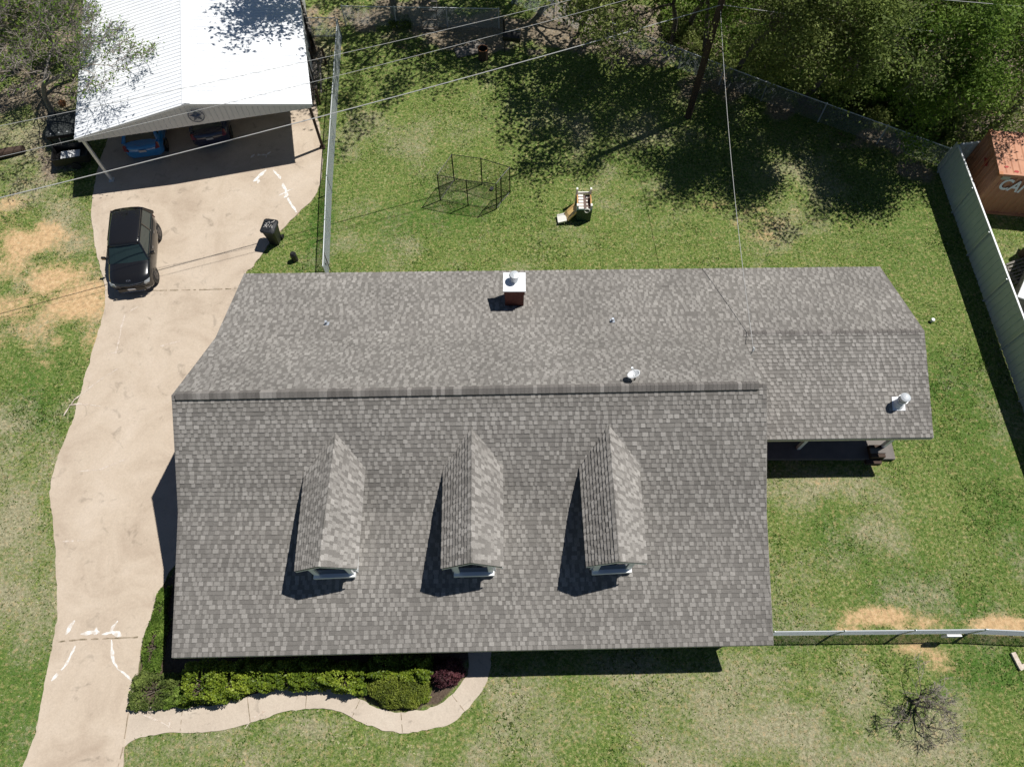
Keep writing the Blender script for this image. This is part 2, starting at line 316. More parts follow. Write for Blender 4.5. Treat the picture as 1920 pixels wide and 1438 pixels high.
# ------------------------------------------------------------------ driveway and footpath slabs
def concrete_mat(name, c1, c2, c3):
    m = bpy.data.materials.new(name); m.use_nodes = True; t = m.node_tree; b = t.nodes['Principled BSDF']; N = t.nodes; L = t.links
    tc = N.new('ShaderNodeTexCoord')
    def nz(s, d, r, dist=0):
        n = N.new('ShaderNodeTexNoise'); n.inputs['Scale'].default_value = s; n.inputs['Detail'].default_value = d; n.inputs['Roughness'].default_value = r; n.inputs['Distortion'].default_value = dist
        L.new(tc.outputs['Object'], n.inputs['Vector']); return n.outputs['Fac']
    r = N.new('ShaderNodeValToRGB'); e = r.color_ramp.elements; e[0].position = .28; e[0].color = (*c1, 1); e[1].position = .75; e[1].color = (*c3, 1); x = e.new(.5); x.color = (*c2, 1)
    L.new(nz(.55, 9, .62, .6), r.inputs[0])
    mr = N.new('ShaderNodeMapRange'); mr.inputs['From Min'].default_value = .3; mr.inputs['From Max'].default_value = .7; mr.inputs['To Min'].default_value = .86; mr.inputs['To Max'].default_value = 1.1; L.new(nz(16, 6, .8), mr.inputs['Value'])
    s = N.new('ShaderNodeVectorMath'); s.operation = 'SCALE'; L.new(r.outputs[0], s.inputs[0]); L.new(mr.outputs[0], s.inputs['Scale'])
    st_ = N.new('ShaderNodeMapRange'); st_.inputs['From Min'].default_value = .60; st_.inputs['From Max'].default_value = .70; st_.inputs['To Min'].default_value = 1; st_.inputs['To Max'].default_value = .76; L.new(nz(1.7, 5, .6, 1.), st_.inputs['Value'])
    s2 = N.new('ShaderNodeVectorMath'); s2.operation = 'SCALE'; L.new(s.outputs[0], s2.inputs[0]); L.new(st_.outputs[0], s2.inputs['Scale'])
    L.new(s2.outputs[0], b.inputs['Base Color']); b.inputs['Roughness'].default_value = .85; b.inputs['Specular IOR Level'].default_value = .3
    bp = N.new('ShaderNodeBump'); bp.inputs['Strength'].default_value = .3; bp.inputs['Distance'].default_value = .01; L.new(nz(30, 5, .7), bp.inputs['Height']); L.new(bp.outputs[0], b.inputs['Normal'])
    return m
CM = concrete_mat('driveway_concrete', (.40,.32,.245), (.50,.415,.325), (.56,.475,.385))
PM = concrete_mat('path_concrete', (.42,.355,.285), (.50,.425,.345), (.56,.49,.405))
def ragged(poly, a):
    n = len(poly); out = []
    for i in range(n):
        p, q = poly[i], poly[(i+1) % n]; k = max(1, int((q-p).length/.12)); d = (q-p).normalized(); s = Vector((-d.y, d.x, 0))
        for j in range(k):
            c = p.lerp(q, j/k); out.append(c + s*float(a*(vnoise(np.array(c.x*3.), np.array(c.y*3.), 4)-.5 + .7*(vnoise(np.array(c.x*9.), np.array(c.y*9.), 5)-.5))))
    return out
def ground_slab(name, poly, m, th):
    poly = ragged(poly, .07)
    b = MB(); b.prism(poly, (0, 0, -th)); o = b.build(name, m, origin=(0,0,0)); tag(o, kind='structure'); return o
drive = ground_slab('driveway', DRIVE, CM, .10); path = ground_slab('path', PATH, PM, .08)
SK = [0]
def streak(parent, name, m, pts, wd, z=.034, jit=.5, seg=.12):
    """ragged strip of filler along a line of photo points"""
    P = [at(x, y) for x, y in pts]; b = MB(); rnd = random.Random(int(pts[0][0]*7+pts[0][1])); L_ = []
    for a, c in zip(P, P[1:]):
        n = max(1, int((c-a).length/seg)); L_ += [a.lerp(c, i/n) for i in range(n)]
    L_.append(P[-1]); q = []
    for i, p in enumerate(L_):
        d = (L_[min(i+1, len(L_)-1)] - L_[max(i-1, 0)]).normalized(); s = Vector((-d.y, d.x, 0)); wv = wd * (1 - jit + 2*jit*rnd.random()) / 2
        if i in (0, len(L_)-1): wv *= .35
        o = rnd.uniform(-.3, .3)*wd*jit; q.append((p + s*(wv+o), p - s*(wv-o)))
    SK[0] += 1; z += .0005*(SK[0] % 9); vs = []; 
    for l, r in q: vs += [(l.x, l.y, z), (r.x, r.y, z)]
    b.add(vs, [(2*i, 2*i+1, 2*i+3, 2*i+2) for i in range(len(q)-1) if i < 2 or rnd.random() > (.05 if m != 'joint' else .25)]); return b.build(name, m, parent)
for pts, wd in (([(476,342),(483,334),(500,320)], .13), ([(484,345),(486,337)], .12), ([(513,320),(520,328),(527,337)], .11), ([(530,345),(536,357),(540,372),(548,388),(557,399)], .13), ([(523,368),(538,360),(550,355)], .06),
                ([(533,372),(541,366)], .14), ([(470,297),(478,291),(500,292),(508,286)], .09), ([(500,292),(500,297)], .12), ([(141,1163),(134,1174),(125,1190)], .17), ([(152,1188),(164,1186),(175,1184),(188,1184)], .13),
                ([(206,1188),(212,1175),(222,1164)], .10), ([(192,1188),(210,1186),(229,1191)],.15), ([(183,1176),(178,1190)],.09), ([(210,1199),(210,1215),(213,1238),(222,1254)], .09), ([(222,1254),(232,1260),(247,1275)], .06), ([(142,1210),(134,1228),(122,1250),(97,1276)],.08)):
    streak(drive, 'crack_filler', 'sealant', pts, wd)
for pts in ([(120,780),(140,750),(190,712),(225,690)], [(215,670),(224,640),(228,615),(235,590),(260,575)], [(200,665),(225,660)], [(118,1015),(160,1013)], [(145,885),(190,880),(240,860)], [(300,650),(340,640)], [(130,760),(150,757),(190,762)]):
    streak(drive, 'crack_filler', 'oldseal', pts, .05, .033, .7)
for pts in ([(270,1340),(300,1352),(325,1365)], [(320,1342),(318,1362)], [(250,1345),(262,1338),(285,1336)], [(460,1365),(475,1345),(500,1330)]):
    streak(path, 'crack_filler', 'oldseal', pts, .05, .0262, .7)
streak(drive, 'expansion_joint', 'joint', [(275,546),(330,545),(390,544),(445,542)], .05, .0345, .5)
streak(drive, 'expansion_joint', 'joint', [(110,1203),(150,1199),(200,1197),(266,1194)], .045, .0338, .5)
streak(drive, 'expansion_joint', 'joint', [(247,1310),(240,1345),(232,1400),(222,1438)], .04, .0345, .3)
for a, c in (((343,1326),(338,1373)), ((464,1306),(470,1356)), ((577,1285),(573,1328)), ((675,1312),(660,1345)), ((752,1334),(755,1373)), ((848,1303),(872,1334))):
    streak(path, 'expansion_joint', 'joint', [a, c], .025, .0265, .2)

# ------------------------------------------------------------------ grass blades
def blades(n, x0, x1, y0, y1):
    X = rng.uniform(x0, x1, n); Y = rng.uniform(y0, y1, n)
    half = 19.3 + (Y + 1)*.32; k = (np.abs(X) < half); X, Y = X[k], Y[k]
    k = ~(inside(DRIVE, X, Y) | inside(PATH, X, Y) | inside([( a[0], a[1]) for a in HOUSE], X, Y)); X, Y = X[k], Y[k]
    so1, dr, lu, li, be = covers(X, Y); r = rng.random(len(X))
    k = (so1*1.3 + 1.5*(fbm(X, Y, 4., 4, 55)-.5) < .25 + .45*r) & (be < .5) & (li < .25 + .75*r); X, Y, dr, lu, li = X[k], Y[k], dr[k], lu[k], li[k]
    clump = fbm(X, Y, 4.5, 3, 77); k = rng.random(len(X)) < -.15 + 1.5*clump + .3*lu - .25*dr; X, Y, dr, lu = X[k], Y[k], dr[k], lu[k]
    sp = .5*fbm(X, Y, 7., 3, 41) + .5*fbm(X, Y, 2.8, 3, 43); isd = rng.random(len(X)) < .05 + 1.7*np.clip(dr, 0, 1)*np.clip((sp-.36)*3.4, 0, 1)*.62 + 1.6*np.clip(sp-.56, 0, 1) - .12*lu
    return X, Y, isd, lu
def blade_mesh(X, Y, big, seed, lo, hi):
    n = len(X); g = np.random.default_rng(seed); a = g.uniform(0, 2*np.pi, n); h = g.uniform(.012, .034, n)*big; wd = g.uniform(.008, .024, n)*big; lean = g.uniform(.03, .085, n)*big; b_ = g.uniform(0, 2*np.pi, n)
    z = np.full(n, -.01); V = np.empty((n, 3, 3))
    V[:,0] = np.stack([X+np.cos(a)*wd, Y+np.sin(a)*wd, z], -1); V[:,1] = np.stack([X-np.cos(a)*wd, Y-np.sin(a)*wd, z], -1); V[:,2] = np.stack([X+np.cos(b_)*lean, Y+np.sin(b_)*lean, h+.012], -1)
    return V.reshape(-1, 3), np.arange(3*n).reshape(-1, 3), np.clip(g.normal(.5, .2, n) + lo, 0, 1)
NB = 950000
bx, by, isd, lu = blades(NB, -31, 31, -3, 38)
V, Fc, T = blade_mesh(bx[~isd], by[~isd], 1.25, 5, 0, 1); T = np.clip(T - .22*lu[~isd] + (fbm(bx[~isd], by[~isd], .6, 3, 9)-.5)*.7 + (fbm(bx[~isd], by[~isd], 7., 3, 19)-.5)*1.6 + (fbm(bx[~isd], by[~isd], 2.6, 3, 23)-.5)*1.1, 0, 1)
tag(raw('green_grass', V, Fc, 'blade', tones=T, origin=(0,0,0)), 'short green lawn grass blades around the house', 'grass', kind='stuff')
V, Fc, T = blade_mesh(bx[isd], by[isd], 1.15, 6, 0, 1)
tag(raw('dry_grass', V, Fc, 'blade_dry', tones=T, origin=(0,0,0)), 'dry straw coloured grass among the green lawn', 'grass', kind='stuff')

# ------------------------------------------------------------------ shingled roofs
def shingles(b, BL, BR, TR, TL, seed=1, exp=.143, base=0, lo=.023, tw=1.):
    """courses of laminated shingles on the quad BL-BR (lower edge) TR-TL (upper edge), every tab real"""
    BL, BR, TR, TL = map(Vector, (BL, BR, TR, TL)); rnd = random.Random(seed)
    n = (BR-BL).cross(TL-BL).normalized(); n = n if n.z > 0 else -n
    rows = max(1, round(((TL-BL).length + (TR-BR).length)/2/exp))
    for i in range(rows):
        v0, v1 = i/rows, (i+1)/rows; l0, r0, l1, r1 = BL.lerp(TL, v0), BR.lerp(TR, v0), BL.lerp(TL, v1), BR.lerp(TR, v1)
        Lr = max((r0-l0).length, (r1-l1).length); x = 0.; rt = rnd.gauss(0, .02)
        hi = .006
        def q(u0, u1, e0, e1, tone, sides=False):
            a, c, d, e = l0.lerp(r0, u0)+n*e0, l0.lerp(r0, u1)+n*e0, l1.lerp(r1, u1)+n*e1, l1.lerp(r1, u0)+n*e1
            f, g = a-n*(e0*.95), c-n*(e0*.95)
            fs = [(0,1,2,3), (4,5,1,0)]; vs = [a, c, d, e, f, g]
            if sides: vs += [e-n*e1, d-n*e1]; fs += [(4,0,3,6), (1,5,7,2)]
            b.add(vs, fs, max(0, min(1, tone + rt)))
        while x < Lr:
            wd = rnd.uniform(.22, .5); x1 = min(Lr, x+wd); q(x/Lr, x1/Lr, lo, hi, rnd.gauss(.30, .05)+base); x = x1
        x = rnd.uniform(0, .2)
        while x < Lr:
            wd = rnd.choice((.09,.12,.14,.16,.19))*tw
            x1 = min(Lr, x+wd)
            if rnd.random() < .93 and x1-x > .04: q(x/Lr, x1/Lr, lo+.008, hi+.006, rnd.choice((.54,.58,.60,.62,.66,.72))+rnd.gauss(0, .04)+base, True)
            x = x1 + rnd.choice((.05,.09,.12,.16,.22))
def caps(b, A, B_, dl, dr, wd=.15, seed=3, step=.14, up=.03):
    """folded ridge shingles from A to B_, dl/dr: unit vectors down each slope"""
    A, B_ = Vector(A), Vector(B_); n = int((B_-A).length/step); rnd = random.Random(seed); U = Vector((0, 0, 1)); d = (B_-A).normalized()
    for i in range(n):
        p0, p1 = A.lerp(B_, i/n), A.lerp(B_, (i+1)/n); h0, h1 = up+.014, up+.004
        vs = [p0+U*h0, p0+dl*wd+U*h0*.8, p1+dl*wd+U*h1*.8, p1+U*h1, p1+dr*wd+U*h1*.8, p0+dr*wd+U*h0*.8, p0-U*.02, p0+dl*wd-U*.01, p0+dr*wd-U*.01, p1+dl*wd-U*.01, p1+dr*wd-U*.01]
        t = rnd.choice((.15,.24,.3,.34,.38,.44,.62,.8)) + rnd.gauss(0, .04)
        b.add(vs, [(0,3,2,1), (0,5,4,3), (0,1,7,6), (6,8,5,0), (1,2,9,7), (5,8,10,4)], max(0, min(1, t)))
def slope_dir(a, b_): return (Vector(b_)-Vector(a)).normalized()

house = thing('house', 'large grey shingle roofed house with three front dormers and a brick chimney', 'house', (-1.2, 9.5, 0))
ZR, ZK, ZE = 5.95, 3.92, 2.42
RL, RR = at(322,742,ZR), at(1438,722,ZR); KL, KR = at(334,960,ZK), at(1437,958,ZK); EL_, ER = at(322,1232,ZE), at(1450,1208,ZE)
ZB = 3.68; BKL, BKR = at(404,634,ZB), at(1385,624,ZB); WR = at(1733,621,ZB); ZBE = 2.2; BEL, BER = at(458,514,ZBE), at(1650,501,ZBE)
ZW = 2.5; WEL, WER = at(1438,824,ZW), at(1750,820,ZW); WRL = BKR.lerp(BKL, .12); WEL2 = WEL + (WEL-WER).normalized()*1.0; WRL2 = BKR + (BKR-WR).normalized()*1.0
def nrm(p):
    n = (Vector(p[1])-Vector(p[0])).cross(Vector(p[2])-Vector(p[0])).normalized(); return n if n.z > 0 else -n
rf = MB(); TH = .14
def slab_only(q):
    n = nrm(q); rf.slab([Vector(p)-n*.07 for p in q], TH-.05, .15)
slab_only([EL_, ER, KR, KL]); slab_only([KL, KR, RR, RL]); slab_only([BKL, RL, RR, BKR]); slab_only([BEL, BKL, WR, BER])
dz = Vector((0,0,-.01)); slab_only([WEL2+dz, WER+dz, WR+dz, WRL2+dz])
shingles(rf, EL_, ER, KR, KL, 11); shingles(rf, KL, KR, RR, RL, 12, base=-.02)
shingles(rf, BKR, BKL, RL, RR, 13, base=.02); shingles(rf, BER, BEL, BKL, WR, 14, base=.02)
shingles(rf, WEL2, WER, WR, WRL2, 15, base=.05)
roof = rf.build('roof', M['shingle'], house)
# ridge caps
cp = MB(); dfr = slope_dir(RL, KL); dbk = slope_dir(RL, BKL)
caps(cp, RL, RR, slope_dir(RR, KR), slope_dir(RR, BKR), .17, 5, .15, .02); cp.build('ridge_cap', M['cap'], house)
cp = MB(); a, c = RL.lerp(RR, .008), RL.lerp(RR, .985)
pr = [Vector((0,0,.12)), dfr*.16+Vector((0,0,.105)), dfr*.16+Vector((0,0,.0)), dbk*.16+Vector((0,0,.0)), dbk*.16+Vector((0,0,.105))]
cp.prism([a+p for p in pr], c-a, .2); caps(cp, a, c, dfr, dbk, .18, 8, .135, .122); cp.build('ridge_vent', M['cap'], house)
cp = MB(); WC = BKR.lerp(WR, 0.0); caps(cp, WC, WR, slope_dir(WR, WER), slope_dir(WR, BER), .16, 9, .17, .016); cp.build('ridge_cap', M['cap'], house)
# fascia boards and barge boards
fb = MB()
def board(p, q, h=.17, t=.03, drop=.02):
    p, q = Vector(p)-Vector((0,0,drop)), Vector(q)-Vector((0,0,drop)); d = (q-p).normalized(); s = Vector((-d.y, d.x, 0)).normalized()*t/2
    fb.prism([p+s, q+s, q-s, p-s], (0,0,-h))
for p, q in ((EL_, ER), (WEL, WER), (BEL, BER), (EL_, KL), (KL, RL), (RL, BKL), (BKL, BEL), (ER, KR), (KR, RR), (RR, BKR), (WER, WR), (WR, BER)): board(p, q)
fb.build('fascia', M['fascia'], house)
# walls
def walls_from(poly, z):
    b = MB(); n = len(poly)
    for i in range(n):
        a, c = Vector((*poly[i], 0)), Vector((*poly[(i+1) % n], 0)); d = (c-a).normalized(); s = Vector((-d.y, d.x, 0))*.12
        b.prism([a, c, c+s, a+s], (0,0,z))
    return b
wl = walls_from([(-10.55,6.6),(7.95,6.75),(7.95,12.3),(7.95,13.1),(14.6,13.2),(14.5,16.5),(-10.7,16.1)], 2.15)
for X, s in ((-10.55, 1), (7.9, -1)):     # gable walls
    wl.prism([(X,6.8,2.15),(X,15.9,2.15),(X,13.0,3.35),(X,10.0,5.45),(X,6.8,3.75)], (.12*s,0,0))
wl.prism([(14.5,10.4,2.15),(14.5,16.4,2.15),(14.5,13.5,3.35)], (-.1,0,0))
wl.build('wall', M['brick'], house)
for X in (8.6, 11.3, 14.55): b = MB(); b.box((X, 10.15, 1.25), (.13,.13,2.3)); b.build('porch_post', M['trim'], house)
for X in (-10.4, -7.2, -4., -.6, 2.6, 5.4, 8.0): b = MB(); b.box((X, 2.95+.012*(X+10), 1.2), (.16,.16,2.4)); b.build('porch_post', M['trim'], house)
b = MB(); b.box((11.75, 11.15, .09), (6.6, 2.9, .18)); b.build('side_porch', M['concrete_s'], house)
b = MB(); b.box((-1.2, 4.9, .07), (18.0, 3.2, .14)); b.build('front_porch', M['concrete_s'], house)
# porch steps and a low brick planter at the corner of the side porch
b = MB(); b.box((14.3, 9.95, .2), (.55, .5, .4)); b.box((14.2,9.62,.07),(.6,.2,.14)); b.build('porch_step', M['darkwood'], house)
b = MB(); b.box((14.3, 9.95, .42), (.6, .2, .035)); b.build('step_cap', M['concrete_s'], house)
# chimney
chn = MB(); c0 = Vector((.09, 15.17, 0)); zt = 4.15
chn.box((c0.x, c0.y+.12, zt/2+.9), (.72, .72, zt-1.8)); chn.box((c0.x, c0.y+.12, zt-.16), (.78,.78,.22))
chim = chn.build('chimney', M['brick'], house)
b = MB(); b.box((c0.x, c0.y+.12, zt+.01), (.84,.84,.05)); b.build('chimney_cap', M['white_metal'], chim)
b = MB(); b.cyl((c0.x, c0.y+.2, zt+.03), .3, .15); b.cyl((c0.x, c0.y+.2, zt+.36), .05, .2, .17); b.cyl((c0.x, c0.y+.2, zt+.41), .03, .17, .05)
for k in range(4): b.box((c0.x+.12*math.cos(k*1.57), c0.y+.2+.12*math.sin(k*1.57), zt+.34), (.02,.02,.06))
b.build('flue', M['galv'], chim)
# roof pipes
def roof_pipe(px, py, plane, r, h, cap=False, name='vent_pipe'):
    p = on_plane(px, py, plane[0], (plane[1]-plane[0]).cross(plane[2]-plane[0]).normalized()); n = (plane[1]-plane[0]).cross(plane[2]-plane[0]).normalized(); n = n if n.z > 0 else -n
    b = MB(); R = Vector((0,0,1)).rotation_difference(n).to_matrix(); b.box(p+n*.028, (r*3.9, r*4.2, .01), R); b.tube([p, p+Vector((0,0,r*1.6))], [r*1.9, r*1.15], 16)
    v = b.build('pipe_flashing', M['white_metal'] if cap else M['lead'], house)
    b = MB(); b.cyl(p, h, r, n=16)
    if cap: b.cyl(p+Vector((0,0,h-.05)), .035, r*1.5, r*1.55, 20); b.cyl(p+Vector((0,0,h+.0)), .16, r*1.42, r*1.42, 20); b.cyl(p+Vector((0,0,h+.16)), .04, r*1.5, r*.9, 20); b.cyl(p+Vector((0,0,h+.2)), .03, r*.9, r*.2, 20)
    o = b.build(name, M['galv'] if cap else M['lead'], house); return p
backp = (BEL, BKL, WR); wingp = (WEL, WER, WR)
roof_pipe(613, 608, backp, .045, .22); roof_pipe(1148, 603, backp, .045, .22); roof_pipe(1684, 757, wingp, .12, .42, True, 'flue_vent')
# dormers
up = (KL, KR, RR); low = (EL_, ER, KR)
def nrm(p): n = (p[1]-p[0]).cross(p[2]-p[0]).normalized(); return n if n.z > 0 else -n
def hz(x, y, pl): n = nrm(pl); p = pl[0]; return p.z - (n.x*(x-p.x)+n.y*(y-p.y))/n.z
def dormer(rb, rfp, lb, lf, rb2, rf2, seed):
    n = nrm(up); R0 = on_plane(*rb, KL, n); R1 = at(*rfp, R0.z)
    L0 = on_plane(*lb, KL, n); Q0 = on_plane(*rb2, KL, n); ze = (L0.z+Q0.z)/2 ; L1 = at(*lf, ze); Q1 = at(*rf2, ze)
    ax = (R0-R1).normalized()
    cxm = R1 + ax*.16; e0 = L1 + ax*.16; e1 = Q1 + ax*.16; sd = (Q1-L1).normalized(); W = (Q1-L1).length
    il, ir = e0 + sd*.24, e1 - sd*.24; drop = (R1.z-ze)
    def sl(t): return ze + drop*min(t, W-t)/(W/2)
    b = MB(); zb = 2.9; th = .1
    top = [Vector((il.x, il.y, sl(.24)-th)), Vector((cxm.x, cxm.y, R1.z-th)), Vector((ir.x, ir.y, sl(.24)-th))]
    fl, fr = Vector((il.x, il.y, hz(il.x, il.y, low if il.y < KL.y else up)-.1)), Vector((ir.x, ir.y, hz(ir.x, ir.y, low if ir.y < KL.y else up)-.1))
    dpt = 3.0
    b.prism([fl, fr, top[2], top[1], top[0]], ax*.1)
    for q in (il, ir):
        far = q + ax*2.4; zz = sl(.24)-th
        a = Vector((q.x, q.y, hz(q.x, q.y, low if q.y < KL.y else up)-.1)); c = Vector((far.x, far.y, hz(far.x, far.y, up)-.1)); c.z = min(c.z, zz-.02)
        s = sd*(.1 if q is il else -.1)
        b.prism([a+ax*.1, c, Vector((far.x, far.y, zz)), Vector((q.x, q.y, zz))+ax*.1], s)
    d = b.build('dormer', M['white'], house)
    r = MB()
    r.slab([L1, R1, R0, L0], .08, .2); r.slab([R1, Q1, Q0, R0], .08, .2)
    shingles(r, L0, L1, R1, R0, seed, base=-.02, lo=.036, tw=1.25); shingles(r, Q1, Q0, R0, R1, seed+1, base=.08, lo=.03, tw=1.25); caps(r, R1, R0-ax*.05, (L1-R1).normalized(), (Q1-R1).normalized(), .13, seed+2, .16, .012)  # left slope toned darker, right lighter: sun shading put into the shingle tone
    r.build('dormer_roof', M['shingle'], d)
    f = -ax; base = (fl+fr)/2; cw = (ir-il).length; zl = max(fl.z, fr.z)+.1
    # window: pointed sash following the gable
    def P(u, z, out): q = il.lerp(ir, .5) + sd*u + f*out; return Vector((q.x, q.y, z))
    hw = cw/2-.10; zs = zl+.13; zk = sl(.24)-th-.02; zp = R1.z-th-.12
    zk2 = zk - .03; g = MB(); g.prism([P(-hw+.12, zs, .05), P(hw-.12, zs, .05), P(hw-.12, zk2, .05), P(0, zp-.05, .05), P(-hw+.12, zk2, .05)], ax*.03); 
    wf = MB()
    def bar(a, c, wd=.11, o=.03):
        dd = (c-a).normalized(); pp = dd.cross(f).normalized()*wd/2; wf.prism([a+pp, c+pp, c-pp, a-pp], f*o)
    bar(P(-hw-.05, zs-.03, .02), P(hw+.05, zs-.03, .02), .17, .16); bar(P(-hw+.06, zs, .021), P(-hw+.06, zk+.03, .021), .17, .07); bar(P(hw-.06, zs, .021), P(hw-.06, zk+.03, .021), .17, .07)
    bar(P(-hw, zk-.02, .022), P(0, zp+.02, .022), .10, .055); bar(P(0, zp+.02, .0225), P(hw, zk-.02, .0225), .10, .055)
    fr_ = wf.build('window_frame', M['trim'], d); g.build('window_glass', M['glass'], fr_)
    tr = MB(); dn = Vector((0,0,-.13))
    for p, q in ((L1, R1), (R1, Q1)): tr.prism([p+Vector((0,0,-.075)), q+Vector((0,0,-.075)), q+dn+Vector((0,0,-.06)), p+dn+Vector((0,0,-.06))], ax*.03)
    tr.build('barge_board', M['trim'], d)
    return d
dormer((630,803),(597,1062),(572,882),(553,1071),(685,873),(670,1066),101)
dormer((884,796),(883,1055),(832,878),(828,1066),(942,870),(943,1063),111)
dormer((1141,793),(1161,1053),(1087,873),(1100,1062),(1197,868),(1213,1056),121)
# satellite dish on the back slope near the ridge
pn = nrm((BKL, BKR, RR)); base = on_plane(1188, 716, RL, pn)
sd_ = thing('satellite_dish', 'small white satellite dish mounted on the roof ridge', 'satellite dish', base)
b = MB(); b.box(base+pn*.03, (.16,.16,.02)); b.tube([base, base+Vector((.02,.01,.2)), base+Vector((-.02,.04,.34))], .022, 8); b.build('mast', M['blackmetal'], sd_)
b = MB(); Cc = base + Vector((-.03,.05,.38)); fd = Vector((-.35,.35,.6)).normalized(); u = fd.cross(Vector((0,0,1))).normalized(); v = u.cross(fd)
rings = []
for i in range(6):
    rr = .03+.20*i/5; rings.append([Cc + (u*math.cos(a)*.9 + v*math.sin(a))*rr + fd*(rr*rr*1.5) for a in (2*math.pi*k/24 for k in range(24))])
b.loft(rings, cap=False); b.add(rings[0], [tuple(range(24))]); b.build('reflector', M['white'], sd_, smooth=True)
sdm = sd_.children[-1].modifiers.new('t', 'SOLIDIFY'); sdm.thickness = .012
b = MB(); b.tube([Cc + v*.2, Cc + fd*.34 + v*.1], .012, 6); b.box(Cc + fd*.34 + v*.08, (.06,.06,.06)); b.build('receiver_arm', M['galv'], sd_)
b = MB(); b.box(base+Vector((.03,-.02,.07)), (.08,.06,.06)); b.build('mount_clamp', M['orangerust'], sd_)
# weather head where the service drop lands
wh = on_plane(1405, 668, WEL, nrm(wingp)); b = MB(); b.cyl(wh, .42, .03, n=10); b.tube([wh+Vector((0,0,.42)), wh+Vector((.03,.05,.5)), wh+Vector((.03,.12,.45))], .04, 8); b.build('service_mast', M['galv'], house)

# ------------------------------------------------------------------ carport
CY = math.radians(11.5); ca, sa = math.cos(CY), math.sin(CY); CO = Vector((-14.12, 24.58, 0))
def cl(x, y, z): return Vector((CO.x + ca*x - sa*y, CO.y + sa*x + ca*y, z))
carport = thing('carport', 'white ribbed metal carport with a star emblem on its gable, over two cars', 'carport', CO)
HW, ZCE, ZCR, DEP = 5.21, 2.96, 3.96, 12.6
b = MB()
for s in (-1, 1):
    b.slab([cl(0, 0, ZCR), cl(s*HW, 0, ZCE), cl(s*HW, DEP, ZCE), cl(0, DEP, ZCR)], .03)
    sd = (cl(s*HW, 0, ZCE)-cl(0, 0, ZCR)); nn = Vector((s*sa*0, 0, 1)); y = .10
    while y < DEP:
        for off, wd, hh in ((0, .05, .028), (.115, .02, .008)):
            yy = y+off; p0, p1, p2, p3 = cl(0, yy-wd/2, ZCR), cl(0, yy+wd/2, ZCR), cl(s*HW, yy+wd/2, ZCE), cl(s*HW, yy-wd/2, ZCE); U = Vector((0,0,hh)); k = (p1-p0)*.25
            b.add([p0, p0+k+U, p1-k+U, p1, p3, p3+k+U, p2-k+U, p2], [(0,1,5,4),(1,2,6,5),(2,3,7,6),(4,5,6,7)])
        y += .229
b.build('roof_panel', M['white_metal'], carport)
b = MB()
for s in (-1, 1): b.slab([cl(0, -.02, ZCR+.045), cl(s*.17, -.02, ZCR+.012), cl(s*.17, DEP, ZCR+.012), cl(0, DEP, ZCR+.045)], .01)
b.build('ridge_flashing', M['white_metal'], carport)
b = MB(); x = -HW+.08; zb = 2.72
while x < HW-.1:
    x2 = x + .228
    zt = lambda q: ZCR - (ZCR-ZCE)*abs(q)/HW - .04
    b.add([cl(x, -.0, zb), cl(x+.19, -.0, zb), cl(x+.19, -.0, zt(x+.19)), cl(x, 0, zt(x)), cl(x+.19, -.0, zb), cl(x+.2, -.022, zb), cl(x+.2, -.022, zt(x+.2)), cl(x+.19, 0, zt(x+.19)),
           cl(x2-.008, -.022, zb), cl(x2-.008, -.022, zt(x2)), cl(x2, 0, zb), cl(x2, 0, zt(x2))], [(0,1,2,3),(4,5,6,7),(5,8,9,6),(8,10,11,9)]); x = x2
b.build('gable_siding', M['siding_metal'], carport)
b = MB()
for s in (-1, 1): b.prism([cl(0,-.035,ZCR+.01), cl(s*HW,-.035,ZCE+.01), cl(s*HW,-.035,ZCE-.09), cl(0,-.035,ZCR-.09)], Vector((sa,-ca,0))*-.02)
b.build('gable_trim', M['white_metal'], carport)
for (x, y) in ((-5.0,.1),(5.02,.15),(-5.0,4.2),(5.02,4.2),(-5.0,8.4),(5.02,8.4)):
    b = MB(); R = Matrix.Rotation(CY, 3, 'Z'); b.box(cl(x, y+.08, 1.4), (.12,.12,2.80), R); b.box(cl(x, y+.08, .05), (.24,.24,.06), R); b.build('post', M['galv'] if x < 0 else M['darkwood'], carport)
b = MB(); R = Matrix.Rotation(CY, 3, 'Z')
b.box(cl(-5.0, 7.9, 1.4), (.06, 9.4, 2.75), R); b.box(cl(5.0, 8.4, 1.4), (.06, 8.4, 2.75), R); b.box(cl(0, DEP-.1, 1.5), (10.2, .06, 3.0), R); b.build('added_wall', M['siding_metal'], carport)  # unseen side and back walls, added to keep sky light from the interior
# star emblem in a ring on the gable
sc = cl(.18, -.06, 3.26); emb = MB(); ux = Vector((ca, sa, 0)); uz = Vector((0,0,1)); uf = Vector((sa,-ca,0))
ring = [sc + (ux*math.cos(a) + uz*math.sin(a))*.33 for a in (2*math.pi*k/36 for k in range(37))]; emb.tube(ring, .018, 6)
pts = []; 
for k in range(10): a = math.pi/2 + k*math.pi/5; r = .31 if k % 2 == 0 else .125; pts.append(sc + (ux*math.cos(a) + uz*math.sin(a))*r)
for k in range(10): emb.add([sc + uf*.07, pts[k], pts[(k+1) % 10]], [(0,1,2)])
st_o = emb.build('star_emblem', mat('star_paint', (.10,.12,.18), .5, .3), carport)

